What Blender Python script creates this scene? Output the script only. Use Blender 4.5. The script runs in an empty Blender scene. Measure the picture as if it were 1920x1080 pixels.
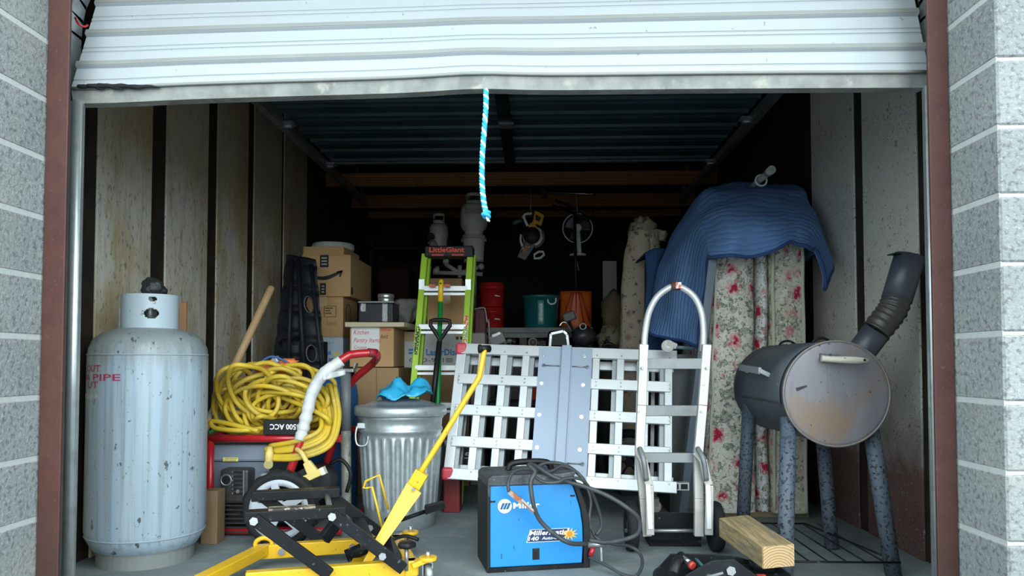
import bpy, bmesh, math, random
from mathutils import Vector as V, Matrix as M, noise
random.seed(7)
PI = math.pi
C = bpy.context.scene.collection
# ---------------------------------------------------------------- camera, sky, exposure
FPX, PPX, PPY, CAMH = 1387.0, 960.0, 630.0, 0.88
YAW, PITCH = math.atan(44/1387), math.atan(50/1387)
cd = bpy.data.cameras.new('camera'); cam = bpy.data.objects.new('camera', cd); C.objects.link(cam)
cam.location = (0, 0, CAMH); cam.rotation_euler = (PI/2+PITCH, 0, YAW)
cd.sensor_width = 36; cd.lens = FPX/1920*36; cd.shift_y = (PPY-540)/1920; cd.clip_start = .05
bpy.context.scene.camera = cam
w = bpy.data.worlds.new('overcast_sky'); bpy.context.scene.world = w; w.use_nodes = True
wn, wl = w.node_tree.nodes, w.node_tree.links
bg = wn['Background']; tc = wn.new('ShaderNodeTexCoord'); sx = wn.new('ShaderNodeSeparateXYZ')
mr = wn.new('ShaderNodeMapRange'); mr.inputs[1].default_value = 0; mr.inputs[2].default_value = 1
mr.inputs[3].default_value = .7; mr.inputs[4].default_value = 1.0
mx = wn.new('ShaderNodeMix'); mx.data_type = 'RGBA'; mx.blend_type = 'MULTIPLY'; mx.inputs[0].default_value = 1
wl.new(tc.outputs['Generated'], sx.inputs[0]); wl.new(sx.outputs[2], mr.inputs[0])
wl.new(mr.outputs[0], mx.inputs[6]); mx.inputs[7].default_value = (.82, .965, 1.0, 1)
wl.new(mx.outputs[2], bg.inputs[0]); bg.inputs[1].default_value = 3.2
# the brighter part of the cloud cover, in front of the building and a little to the right
sd = bpy.data.lights.new('cloud_sun', 'SUN'); so = bpy.data.objects.new('cloud_sun', sd); C.objects.link(so)
sd.energy = 2.1; sd.angle = math.radians(46); sd.color = (.93, .985, 1.0)
so.rotation_euler = (math.radians(90-16), 0, math.radians(16))
sc = bpy.context.scene
sc.view_settings.view_transform = 'Standard'; sc.view_settings.look = 'None'
sc.view_settings.gamma = 1; sc.view_settings.use_curve_mapping = False
sc.view_settings.exposure = 0.12
# ---------------------------------------------------------------- pixel -> place
_r = V((math.cos(YAW), math.sin(YAW), 0))
_f = V((-math.sin(YAW)*math.cos(PITCH), math.cos(YAW)*math.cos(PITCH), math.sin(PITCH)))
_u = _r.cross(_f)
CAM = V((0, 0, CAMH))
def ray(u, v): return _r*((u-PPX)/FPX) + _u*((PPY-v)/FPX) + _f
def P(u, v, Y): d = ray(u, v); return CAM + d*(Y/d.y)
def PZ(u, v, z=0.0): d = ray(u, v); return CAM + d*((z-CAMH)/d.z)
def PXX(u, v, X): d = ray(u, v); return CAM + d*(X/d.x)
def xs(u, Y): return P(u, 680, Y).x
def zs(v, Y, u=1004): return P(u, v, Y).z
Z = V((0, 0, 1)); XA = V((1, 0, 0)); YA = V((0, 1, 0))
# ---------------------------------------------------------------- mesh building
W = {}
class MB:
    def __init__(s, mtx=None): s.v, s.f, s.s, s.M = [], [], [], mtx
    def add(s, vs, fs, sm=False):
        o = len(s.v)
        for p in vs:
            p = V(p); s.v.append(s.M @ p if s.M else p)
        for f in fs: s.f.append([i+o for i in f]); s.s.append(sm)
        return s
    def hull(s, p): return s.add(p, [(0,3,2,1),(4,5,6,7),(0,1,5,4),(1,2,6,5),(2,3,7,6),(3,0,4,7)])
    def box(s, a, b):
        x0,y0,z0 = a; x1,y1,z1 = b
        return s.hull([(x0,y0,z0),(x1,y0,z0),(x1,y1,z0),(x0,y1,z0),(x0,y0,z1),(x1,y0,z1),(x1,y1,z1),(x0,y1,z1)])
    def bar(s, p0, p1, w, h, up=Z, w1=None, h1=None):
        p0, p1 = V(p0), V(p1); d = (p1-p0).normalized(); up = V(up); n = up-d*up.dot(d)
        if n.length < 1e-4: n = XA-d*XA.dot(d)
        n.normalize(); a = d.cross(n)
        w1 = w if w1 is None else w1; h1 = h if h1 is None else h1
        q = []
        for c, ww, hh in ((p0, w, h), (p1, w1, h1)):
            for i, j in ((-1,-1),(1,-1),(1,1),(-1,1)): q.append(c+a*(i*ww/2)+n*(j*hh/2))
        return s.hull(q)
    def tube(s, pts, r, n=10, closed=False, caps=True, sm=True):
        pts = [V(p) for p in pts]; k = len(pts)
        rr = r if isinstance(r, (list, tuple)) else [r]*k
        T = []
        for i in range(k):
            a = pts[(i-1) % k] if (closed or i > 0) else pts[i]
            b = pts[(i+1) % k] if (closed or i < k-1) else pts[i]
            d = b-a; T.append(d.normalized() if d.length > 1e-9 else V((0,0,1)))
        u = T[0].orthogonal().normalized(); vs = []
        for i in range(k):
            u = u-T[i]*u.dot(T[i]); u = u.normalized() if u.length > 1e-6 else T[i].orthogonal().normalized()
            w_ = T[i].cross(u)
            for j in range(n):
                a = 2*PI*j/n; vs.append(pts[i]+(u*math.cos(a)+w_*math.sin(a))*rr[i])
        fs = []
        for i in range(k if closed else k-1):
            for j in range(n):
                a, b = i*n, ((i+1) % k)*n; fs.append((a+j, a+(j+1) % n, b+(j+1) % n, b+j))
        s.add(vs, fs, sm)
        if caps and not closed:
            o = len(s.v)-len(vs); s.f += [[o+j for j in reversed(range(n))], [o+(k-1)*n+j for j in range(n)]]; s.s += [False, False]
        return s
    def cyl(s, p0, p1, r, n=20, r1=None): return s.tube([p0, p1], [r, r if r1 is None else r1], n)
    def lathe(s, prof, c=(0,0,0), n=32, ax=None, a0=0, a1=2*PI, sm=True, fn=None):
        # prof: (radius, height) along ax
        c = V(c); ax = V(ax).normalized() if ax is not None else Z
        e1 = XA if abs(ax.z) > .9 else ax.cross(Z).normalized()
        e1 = (e1-ax*e1.dot(ax)).normalized(); e2 = ax.cross(e1)
        full = abs(a1-a0-2*PI) < 1e-6; m = n if full else n+1; vs = []; fs = []
        for i, (r, h) in enumerate(prof):
            for j in range(m):
                a = a0+(a1-a0)*j/n; rr = fn(r, h, a) if fn else r
                vs.append(c+ax*h+(e1*math.cos(a)+e2*math.sin(a))*rr)
        for i in range(len(prof)-1):
            for j in range(n):
                fs.append((i*m+j, i*m+(j+1) % m, (i+1)*m+(j+1) % m, (i+1)*m+j))
        return s.add(vs, fs, sm)
    def prism(s, poly, o, ex, ey, d):
        # poly in the ex/ey plane at o, extruded by vector d
        o, ex, ey, d = V(o), V(ex), V(ey), V(d); k = len(poly)
        a = [o+ex*x+ey*y for x, y in poly]; b = [p+d for p in a]
        fl = ex.cross(ey).dot(d) > 0
        f0, f1 = list(range(k)), list(range(k, 2*k))
        fs = [f0[::-1] if fl else f0, f1 if fl else f1[::-1]]
        for i in range(k):
            j = (i+1) % k; fs.append((i, j, k+j, k+i) if fl else (j, i, k+i, k+j))
        return s.add(a+b, fs)
    def poly3(s, pts, d):
        pts = [V(p) for p in pts]; d = V(d); k = len(pts)
        fs = [list(range(k))[::-1], list(range(k, 2*k))]+[(i, (i+1) % k, k+(i+1) % k, k+i) for i in range(k)]
        return s.add(pts+[p+d for p in pts], fs)
    def grid(s, fn, nu, nv, sm=True, cu=False, skip=None):
        vs = [fn(i/nu, j/nv) for j in range(nv+1) for i in range(nu if cu else nu+1)]; m = nu if cu else nu+1; fs = []
        for j in range(nv):
            for i in range(nu):
                if skip and skip((i+.5)/nu, (j+.5)/nv): continue
                fs.append((j*m+i, j*m+(i+1) % m, (j+1)*m+(i+1) % m, (j+1)*m+i))
        return s.add(vs, fs, sm)
    def torus(s, c, ax, R, r, n=28, m=8, a0=0, a1=2*PI):
        c, ax = V(c), V(ax).normalized(); e1 = ax.orthogonal().normalized(); e2 = ax.cross(e1)
        full = abs(a1-a0-2*PI) < 1e-6; k = n if full else n+1
        return s.tube([c+(e1*math.cos(a0+(a1-a0)*i/n)+e2*math.sin(a0+(a1-a0)*i/n))*R for i in range(k)], r, m, closed=full)
    def ball(s, c, r, n=12, sq=(1,1,1)):
        c = V(c); k = n//2
        return s.grid(lambda a, b: c+V((math.cos(a*2*PI)*math.sin(b*PI)*r*sq[0], math.sin(a*2*PI)*math.sin(b*PI)*r*sq[1], -math.cos(b*PI)*r*sq[2])), n, k, True, True)
    def build(s, name, mat, parent=None, bevel=0, seg=2, solid=0, label=None, cat=None, group=None, kind=None, norm=True, mat2=None, uv=None):
        me = bpy.data.meshes.new(name)
        if parent is not None: w0 = W[parent]
        else:
            lo = V((min(p.x for p in s.v), min(p.y for p in s.v), min(p.z for p in s.v)))
            hi = V((max(p.x for p in s.v), max(p.y for p in s.v), max(p.z for p in s.v)))
            w0 = M.Translation(((lo.x+hi.x)/2, (lo.y+hi.y)/2, lo.z))
        inv = w0.inverted()
        me.from_pydata([inv @ p for p in s.v], [], s.f)
        me.polygons.foreach_set('use_smooth', s.s)
        bm = bmesh.new(); bm.from_mesh(me)
        if norm: bmesh.ops.remove_doubles(bm, verts=bm.verts, dist=1e-5); bmesh.ops.recalc_face_normals(bm, faces=bm.faces)
        if bevel:
            ed = [e for e in bm.edges if len(e.link_faces) == 2 and e.calc_face_angle(0) > .5]
            if ed: bmesh.ops.bevel(bm, geom=ed, offset=bevel, segments=seg, profile=.5, affect='EDGES', clamp_overlap=True)
        bm.to_mesh(me); bm.free()
        if uv:
            l = me.uv_layers.new(name='UVMap'); 
            for lp in me.loops: l.data[lp.index].uv = uv[lp.vertex_index]
        me.materials.append(mat)
        if mat2: me.materials.append(mat2)
        o = bpy.data.objects.new(name, me); C.objects.link(o)
        if parent is not None: o.parent = parent; W[o] = w0
        else: o.matrix_world = w0; W[o] = w0.copy()
        if solid:
            md = o.modifiers.new('thick', 'SOLIDIFY'); md.thickness = solid; md.offset = 0
            if mat2: md.material_offset = 1; md.offset = -1
        tag(o, label, cat, group, kind)
        return o
def tag(o, label=None, cat=None, group=None, kind=None):
    if label: o['label'] = label
    if cat: o['category'] = cat
    if group: o['group'] = group
    if kind: o['kind'] = kind
    return o
def thing(name, label, cat, loc, group=None):
    o = bpy.data.objects.new(name, None); C.objects.link(o); o.location = loc; o.empty_display_size = .1
    W[o] = M.Translation(V(loc)); return tag(o, label, cat, group)
def dup(o, delta, parent=None, **k):
    c = o.copy(); C.objects.link(c); W[c] = W[o]
    if parent is None:
        c.location = o.location+V(delta); W[c] = M.Translation(V(delta)) @ W[o]
    else: c.parent = parent; c.location = V(delta); W[c] = W[parent]
    return tag(c, **k)
def text(s, mat, o, ex, ey, h, parent, width=None, name='lettering', nrm=None, depth=.0012, shear=0, bold=0, mapfn=None, curve=2):
    """flat lettering: o is the left end of the base line, ex/ey unit directions, h cap height"""
    cu = bpy.data.curves.new('t', 'FONT'); cu.body = s; cu.size = 1; cu.resolution_u = curve; cu.offset = bold
    ob = bpy.data.objects.new('t', cu); C.objects.link(ob)
    dg = bpy.context.evaluated_depsgraph_get(); me = bpy.data.meshes.new_from_object(ob.evaluated_get(dg))
    vs = [v.co.copy() for v in me.vertices]; fs = [list(p.vertices) for p in me.polygons]
    bpy.data.objects.remove(ob); bpy.data.curves.remove(cu); bpy.data.meshes.remove(me)
    if not vs: return None
    x0 = min(v.x for v in vs); x1 = max(v.x for v in vs); k = h/.69
    kx = k if width is None else width/(x1-x0)
    ex, ey, o = V(ex), V(ey), V(o); n = V(nrm) if nrm is not None else ex.cross(ey)
    m = MB()
    if mapfn: m.add([mapfn((v.x-x0)*kx+shear*v.y*k, v.y*k) for v in vs], fs)
    else: m.add([o+ex*((v.x-x0)*kx+shear*v.y*k)+ey*(v.y*k)+n*depth for v in vs], fs)
    return m.build(name, mat, parent, norm=False)
def cr(p, n=8, closed=False):
    """Catmull-Rom through points"""
    p = [V(q) for q in p]; k = len(p); out = []
    for i in range(k if closed else k-1):
        a = p[(i-1) % k] if (closed or i > 0) else p[i]*2-p[i+1]
        b, c = p[i], p[(i+1) % k]
        d = p[(i+2) % k] if (closed or i < k-2) else c*2-b
        for j in range(n):
            t = j/n; out.append(((b*2)+(c-a)*t+(a*2-b*5+c*4-d)*t*t+(b*3-a-c*3+d)*t**3)*.5)
    if not closed: out.append(p[-1])
    return out
# ---------------------------------------------------------------- materials
MATS = {}
def mat(name, col, rough=.6, metal=0, layers=(), bump=0, bscale=60, bdist=.004, coat=0, spec=None, bstretch=(1,1,1), trans=0, rnd=0):
    m = bpy.data.materials.new(name); m.use_nodes = True; nt = m.node_tree; N, L = nt.nodes, nt.links
    b = N['Principled BSDF']; b.inputs['Roughness'].default_value = rough; b.inputs['Metallic'].default_value = metal
    if coat: b.inputs['Coat Weight'].default_value = coat
    if spec is not None: b.inputs['Specular IOR Level'].default_value = spec
    if trans: b.inputs['Transmission Weight'].default_value = trans
    g = N.new('ShaderNodeNewGeometry'); pos = g.outputs['Position']
    def mp(st, off=None):
        if off:
            a = N.new('ShaderNodeVectorMath'); a.operation = 'ADD'; a.inputs[1].default_value = off; L.new(pos, a.inputs[0]); return a.outputs[0]
        if tuple(st) == (1,1,1): return pos
        a = N.new('ShaderNodeVectorMath'); a.operation = 'MULTIPLY'; a.inputs[1].default_value = st; L.new(pos, a.inputs[0]); return a.outputs[0]
    def rng(out, lo, hi, amt=1):
        r = N.new('ShaderNodeMapRange'); r.inputs[1].default_value = lo; r.inputs[2].default_value = hi
        r.inputs[3].default_value = 0; r.inputs[4].default_value = amt; L.new(out, r.inputs[0]); return r.outputs[0]
    def noi(sc_, st, det=4, ro=.6):
        n = N.new('ShaderNodeTexNoise'); n.inputs['Scale'].default_value = sc_; n.inputs['Detail'].default_value = det
        n.inputs['Roughness'].default_value = ro; L.new(mp(st), n.inputs['Vector']); return n.outputs['Fac']
    cur = None
    c4 = lambda c: tuple(c)+(1,)
    def mix(fac, c2):
        nonlocal cur
        x = N.new('ShaderNodeMix'); x.data_type = 'RGBA'; L.new(fac, x.inputs[0])
        if cur is None: x.inputs[6].default_value = c4(col)
        else: L.new(cur, x.inputs[6])
        x.inputs[7].default_value = c4(c2); cur = x.outputs[2]
    for ly in layers:
        k = ly['k']; st = ly.get('st', (1,1,1)); a = ly.get('a', 1)
        if k == 'n': fac = rng(noi(ly['s'], st, ly.get('d', 4)), ly['lo'], ly['hi'], a)
        elif k == 'v':
            v = N.new('ShaderNodeTexVoronoi'); v.inputs['Scale'].default_value = ly['s']; src = mp(st)
            if 'warp' in ly:
                nz = N.new('ShaderNodeTexNoise'); nz.inputs['Scale'].default_value = 28; nz.inputs['Detail'].default_value = 2; L.new(src, nz.inputs['Vector'])
                q1 = N.new('ShaderNodeVectorMath'); q1.operation = 'MULTIPLY_ADD'; q1.inputs[1].default_value = (ly['warp'],)*3; L.new(nz.outputs['Color'], q1.inputs[0]); L.new(src, q1.inputs[2]); src = q1.outputs[0]
            L.new(src, v.inputs['Vector'])
            fac = rng(v.outputs['Distance'], ly['hi'], ly['lo'], a)
            if 'ms' in ly:
                q = N.new('ShaderNodeMath'); q.operation = 'MULTIPLY'; L.new(fac, q.inputs[0]); L.new(rng(noi(ly['ms'], st), ly['ml'], ly['mh']), q.inputs[1]); fac = q.outputs[0]
        elif k == 'w':
            v = N.new('ShaderNodeTexWave'); v.bands_direction = ly.get('dir', 'X'); v.inputs['Scale'].default_value = ly['s']
            v.wave_type = ly.get('type', 'BANDS'); v.rings_direction = ly.get('dir', 'X')
            v.inputs['Distortion'].default_value = ly.get('dis', 2); v.inputs['Detail'].default_value = 2; L.new(mp(st, ly.get('off')), v.inputs['Vector'])
            fac = rng(v.outputs['Fac'], ly['lo'], ly['hi'], a)
        elif k == 'z':   # rust / dirt that belongs to the lower or upper part of the thing, broken up by noise
            sp = N.new('ShaderNodeSeparateXYZ'); L.new(pos, sp.inputs[0])
            ad = N.new('ShaderNodeMath'); ad.operation = 'MULTIPLY_ADD'; L.new(noi(ly['s'], st), ad.inputs[0]); ad.inputs[1].default_value = ly.get('n', .5)
            L.new(sp.outputs[2], ad.inputs[2]); fac = rng(ad.outputs[0], ly['lo'], ly['hi'], a)
        mix(fac, ly['c'])
    if rnd:
        oi = N.new('ShaderNodeObjectInfo'); hs = N.new('ShaderNodeHueSaturation'); 
        hs.inputs['Value'].default_value = 1
        L.new(rng(oi.outputs['Random'], 0, 1), N.new('ShaderNodeMath').inputs[0])
        q = N.new('ShaderNodeMapRange'); q.inputs[3].default_value = 1-rnd; q.inputs[4].default_value = 1+rnd; L.new(oi.outputs['Random'], q.inputs[0]); L.new(q.outputs[0], hs.inputs['Value'])
        if cur is None: hs.inputs['Color'].default_value = c4(col)
        else: L.new(cur, hs.inputs['Color'])
        cur = hs.outputs[0]
    if cur is None: b.inputs['Base Color'].default_value = c4(col)
    else: L.new(cur, b.inputs['Base Color'])
    if bump:
        bp = N.new('ShaderNodeBump'); bp.inputs['Strength'].default_value = bump; bp.inputs['Distance'].default_value = bdist
        L.new(noi(bscale, bstretch, 5, .65), bp.inputs['Height']); L.new(bp.outputs[0], b.inputs['Normal'])
    MATS[name] = m; return m
n_ = lambda s, lo, hi, c, a=1, st=(1,1,1), d=4: dict(k='n', s=s, lo=lo, hi=hi, c=c, a=a, st=st, d=d)
v_ = lambda s, lo, hi, c, a=1, st=(1,1,1), **q: dict(k='v', s=s, lo=lo, hi=hi, c=c, a=a, st=st, **q)
zl = lambda lo, hi, c, s=6, n=.5, a=1, st=(1,1,1): dict(k='z', lo=lo, hi=hi, c=c, s=s, n=n, a=a, st=st)
# masonry, metal shell
BLOCK = mat('concrete_block', (.32,.345,.345), .95, layers=[n_(3,.35,.65,(.27,.295,.30)), n_(55,.5,.64,(.14,.15,.155),.85), n_(85,.56,.66,(.44,.46,.455),.7), n_(1.6,.52,.75,(.42,.40,.33),.5)], bump=.9, bscale=90, bdist=.006, rnd=.07)
MORTAR = mat('mortar', (.52,.545,.54), .9, layers=[n_(30,.45,.65,(.48,.5,.49))], bump=.3)
OXIDE = mat('red_oxide_paint', (.085,.030,.023), .6, layers=[n_(9,.45,.7,(.06,.02,.016)), n_(70,.62,.68,(.14,.07,.055),.5), zl(.9,.3,(.035,.016,.011),5,.6,.8)], bump=.25, bscale=45)
GALV = mat('galvanised_steel', (.56,.61,.62), .36, .75, layers=[v_(28,.1,.5,(.44,.49,.5),.7), n_(6,.45,.7,(.36,.4,.41),.6)], bump=.06)
SHEETL = mat('stained_sheet_metal', (.74,.71,.62), .45, .0, layers=[n_(2.6,.47,.60,(.52,.41,.19),.8,(1,1.3,.45)), n_(4,.55,.7,(.82,.82,.78),.8,(1,2,.6)), n_(60,.57,.66,(.16,.13,.09),.75,(1,1,.45)), n_(22,.56,.68,(.36,.31,.22),.6,(2,2,.12)), zl(1.85,2.25,(.36,.26,.13),3,.4,.6)], bump=.12, bscale=30)
SHEETR = mat('rust_spotted_sheet_metal', (.70,.68,.62), .45, .0, layers=[n_(2.2,.45,.7,(.56,.54,.49),.7), n_(30,.63,.68,(.2,.13,.09),.8), zl(.95,.62,(.15,.085,.07),4,.55), dict(k='v',s=60,lo=.08,hi=.34,c=(.06,.04,.035),a=.9,ms=5,ml=.4,mh=.6), zl(.55,.3,(.10,.055,.05),9,.25,.7), n_(75,.6,.66,(.5,.45,.43),.6)], bump=.15, bscale=30)
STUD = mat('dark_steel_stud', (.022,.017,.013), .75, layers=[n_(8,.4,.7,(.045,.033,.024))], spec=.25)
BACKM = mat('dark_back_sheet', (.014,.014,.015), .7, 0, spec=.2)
CONC = mat('concrete_floor', (.20,.25,.262), .8, layers=[n_(1.3,.4,.65,(.19,.21,.215)), n_(6,.5,.72,(.34,.36,.35),.6), n_(40,.58,.7,(.14,.15,.15),.6)], bump=.2, bscale=50)
APRON = mat('outside_asphalt', (.16,.165,.17), .8, layers=[n_(2,.4,.65,(.12,.125,.13)), n_(90,.55,.7,(.2,.2,.2),.6)])
DOORW = mat('white_door_paint', (.40,.44,.465), .42, layers=[n_(2.5,.5,.75,(.38,.40,.40),.6,(1,1,3)), n_(26,.68,.72,(.16,.17,.17),.8,(1.2,1,.9)), n_(60,.7,.74,(.2,.2,.2),.7)], bump=.05, bscale=6, bdist=.02)
DOORG = mat('door_band_paint', (.27,.285,.28), .5, layers=[n_(4,.4,.7,(.24,.25,.235))])
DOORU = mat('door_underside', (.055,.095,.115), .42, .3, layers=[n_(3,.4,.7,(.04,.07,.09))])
RAILG = mat('dirty_bottom_rail', (.34,.35,.33), .6, .3, layers=[n_(7,.42,.6,(.22,.23,.22)), n_(12,.6,.7,(.45,.44,.38))], bump=.2)
LUMBER = mat('joist_wood', (.34,.14,.042), .7, layers=[dict(k='w',s=2,dis=6,dir='Z',lo=.3,hi=.9,c=(.16,.06,.018),a=.8,st=(.3,1,6)), n_(5,.62,.7,(.1,.04,.015),.8)])
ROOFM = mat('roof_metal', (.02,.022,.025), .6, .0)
# generic
BLACK = mat('black_plastic', (.009,.0095,.0105), .5, spec=.35)
BLACKM = mat('black_metal', (.009,.0105,.013), .42, 0, layers=[n_(40,.64,.7,(.16,.17,.18),.7), n_(5,.55,.75,(.024,.028,.033),.8)], spec=.18)
RUBBER = mat('rubber', (.014,.015,.017), .75, layers=[n_(8,.5,.7,(.035,.036,.037),.6)], spec=.3)
CHROME = mat('bright_zinc', (.75,.77,.78), .25, .9)
STEEL = mat('grey_steel', (.35,.37,.38), .4, .7, layers=[n_(10,.45,.65,(.25,.26,.26))])
ALU = mat('aluminium', (.60,.64,.655), .36, .35, layers=[n_(5,.5,.72,(.48,.52,.555),.6,(1,1,1)), n_(50,.66,.7,(.4,.42,.44),.5)])
ALUD = mat('dull_aluminium', (.24,.26,.265), .5, .3, layers=[n_(9,.45,.68,(.17,.185,.19)), n_(50,.62,.68,(.2,.2,.2),.5)])
HTR = mat('worn_cream_aluminium', (.50,.49,.46), .4, .25, layers=[n_(9,.5,.7,(.4,.39,.37)), n_(50,.64,.7,(.25,.22,.2),.5)])
WHITE = mat('white_paint', (.75,.78,.8), .5)
RED = mat('red_paint', (.42,.015,.022), .3, layers=[n_(40,.64,.7,(.12,.02,.02),.6)], coat=.3)
REDP = mat('red_plastic', (.55,.05,.08), .45)
YEL = mat('yellow_paint', (.80,.47,.012), .38, layers=[n_(7,.5,.72,(.7,.38,.01),.7), n_(45,.66,.71,(.16,.09,.02),.7)], coat=.2)
YCORD = mat('yellow_cord', (.62,.44,.03), .5, layers=[n_(6,.42,.68,(.42,.31,.06),.8), n_(30,.6,.75,(.6,.52,.25),.6)])
YPLUG = mat('yellow_plug', (.70,.55,.18), .5)
BLUEW = mat('welder_blue', (.012,.24,.62), .38, layers=[n_(6,.5,.75,(.02,.2,.5),.6), n_(40,.67,.7,(.03,.06,.1),.8,(1,1,.4))], coat=.2)
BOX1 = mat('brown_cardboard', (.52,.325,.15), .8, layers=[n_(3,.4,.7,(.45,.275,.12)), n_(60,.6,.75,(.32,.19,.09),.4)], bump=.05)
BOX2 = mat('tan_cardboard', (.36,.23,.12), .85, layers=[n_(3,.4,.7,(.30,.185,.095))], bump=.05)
TAPE = mat('clear_tape', (.55,.42,.24), .18)
PAPER = mat('white_paper', (.72,.74,.74), .8, layers=[n_(5,.45,.7,(.62,.65,.67))])
INKR = mat('red_ink', (.6,.03,.06), .6)
INKB = mat('black_ink', (.015,.012,.012), .6)
INKBL = mat('blue_ink', (.02,.22,.5), .6)
INKW = mat('white_ink', (.85,.87,.88), .5)
WOODH = mat('handle_wood', (.50,.34,.18), .55, layers=[n_(6,.4,.7,(.4,.26,.13),1,(3,3,.4))])
TIMBER = mat('weathered_timber', (.48,.36,.19), .75, layers=[n_(6,.42,.62,(.33,.24,.115),.9,(7,.5,7)), n_(9,.5,.58,(.24,.17,.09),.7,(9,.4,9)), n_(4,.5,.66,(.19,.165,.125),.85,(2,.7,2)), n_(70,.62,.7,(.08,.06,.04),.8)], bump=.2)
ENDG = mat('end_grain', (.60,.43,.24), .8, layers=[dict(k='w',s=32,dis=.8,type='RINGS',dir='Y',lo=.3,hi=.8,c=(.36,.22,.09),a=.9,off=(-.885,0,-.10)), n_(80,.62,.7,(.1,.07,.04),.7)])
TANKW = mat('tank_paint', (.35,.455,.55), .40, layers=[n_(2,.42,.62,(.33,.42,.50),.8,(2,2,.5)), n_(16,.5,.62,(.25,.31,.335),.75,(2.5,2.5,.06)), n_(9,.56,.68,(.46,.54,.58),.7,(3,3,.05)), zl(1.0,1.13,(.22,.25,.24),14,.35,.85,(2,2,.2)), n_(34,.65,.68,(.06,.06,.055),.9,(1,1,.55)), n_(80,.66,.69,(.09,.09,.08),.8,(1,1,.5)), n_(26,.69,.72,(.05,.05,.05),.9,(1.5,1.5,.5))], bump=.10, bscale=14)
TANKC = mat('cream_tank', (.72,.70,.58), .4, layers=[n_(8,.5,.7,(.6,.58,.47))])
SMOKG = mat('smoker_drum_paint', (.06,.075,.095), .5, .15, layers=[n_(4,.45,.68,(.10,.11,.125),.7), n_(45,.64,.69,(.3,.3,.3),.4)])
SMOKD = mat('smoker_door_paint', (.225,.215,.24), .5, .15, layers=[n_(4,.45,.68,(.17,.165,.19),.8,(2,1,.5)), n_(3.4,.5,.64,(.25,.16,.095),.75), n_(11,.56,.7,(.15,.15,.17),.6,(3,1,.3)), n_(55,.655,.69,(.03,.03,.03),.9)])
SMOKL = mat('smoker_leg_paint', (.085,.11,.145), .6, .0, layers=[n_(75,.54,.59,(.009,.010,.012),.95), n_(8,.5,.7,(.06,.08,.11),.6)])
PIPE = mat('stove_pipe', (.085,.095,.12), .45, .4, layers=[n_(5,.5,.7,(.14,.14,.15),.6)])
def floral(name, base, sc1=8, rose=(.46,.012,.055), dens=.40):
    return mat(name, base, .85, layers=[n_(30,.44,.47,(.36,.39,.33),.85), n_(30,.47,.50,base,1), n_(33,.55,.59,(.86,.85,.78),.9), n_(17,.55,.57,(.13,.21,.12),.9), n_(17,.60,.62,(.42,.46,.38),.9), n_(46,.57,.60,(.15,.10,.11),.8),
        dict(k='v',s=sc1,lo=dens*.8,hi=dens,c=(.66,.24,.28),a=.85,ms=2.6,ml=.33,mh=.38,warp=.085), n_(70,.52,.58,base,.5), dict(k='v',s=sc1,lo=dens*.5,hi=dens*.68,c=rose,a=1,ms=2.6,ml=.33,mh=.38,warp=.085), n_(62,.58,.62,(.85,.62,.6),.6)], bump=.4, bscale=18, bdist=.012)
FLOR1 = floral('floral_cream', (.80,.78,.66))
FLOR2 = floral('floral_pale', (.80,.84,.84), 9)
FLOR3 = mat('faded_floral', (.66,.56,.43), .9, layers=[n_(6,.5,.7,(.54,.45,.34),.7), n_(22,.58,.63,(.1,.085,.065),.8), dict(k='v',s=9,lo=.1,hi=.34,c=(.35,.16,.13),a=.8,ms=3,ml=.45,mh=.55)], bump=.4, bscale=9, bdist=.02)
PIPING = mat('cream_piping', (.6,.6,.5), .7)
PLASB = mat('light_blue_bag', (.03,.36,.62), .35, layers=[n_(18,.45,.7,(.05,.45,.72),.6)])
PLATE = mat('blue_grey_plate', (.36,.44,.56), .45, .1, layers=[n_(3,.4,.7,(.33,.41,.52)), n_(60,.66,.7,(.2,.23,.28),.5)])
GREENF = mat('lime_fibreglass', (.42,.68,.05), .45, layers=[n_(5,.4,.7,(.36,.6,.05))])
GREYF = mat('grey_fabric', (.2,.19,.18), .9)
# ================================================================ SETTING
XL, XR, YJ, YF, YB = -2.02, 1.73, 2.47, 2.20, 9.3
XLJ = P(88, 540, YJ).x; XRJ = P(1779, 540, YJ).x
MB().box((-9,-9,-.06),(9,2.2,-.002)).build('ground', APRON, kind='structure')
MB().box((XL-.2,2.2,-.2),(XR+.2,YB+.2,0)).build('floor', CONC, kind='structure')
# concrete block piers either side of the door opening
CH = .2032; Z0 = -.05-CH
def blockmesh(L):
    m = MB().box((.005,0,.005),(L-.005,YJ-YF,CH-.005))
    return m
def pier(name, x0, sgn):
    a, b = (x0-1.2, x0-.006) if sgn < 0 else (x0+.006, x0+1.2)
    pw = MB().box((a, YF+.006, -.1),(b, YJ-.005, 3.6)).build(name, MORTAR, kind='structure')
    masters = {}
    for k in range(19):
        zz = Z0+CH*k; x = 0.0; seq = [.3968]*3 if k % 2 else [.1984]+[.3968]*2+[.1984]
        for L in seq:
            xa = x0+x if sgn > 0 else x0-x-L
            if L not in masters:
                m = MB(M.Translation((xa, YF, zz))).box((.004,0,.005),(L-.004,YJ-YF,CH-.005))
                o = m.build('concrete_block', BLOCK, pw, bevel=.006, seg=1); masters[L] = (o, xa, zz)
            else:
                o, xm, zm = masters[L]
                dup(o, (xa-xm, 0, zz-zm), pw)
            x += L
pier('wall_front_left', XLJ, -1); pier('wall_front_right', XRJ, 1)
MB().box((XLJ-.01,YF+.02,2.62),(XRJ+.01,YJ,3.6)).build('wall_front_top', BLOCK, kind='structure')
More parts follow.
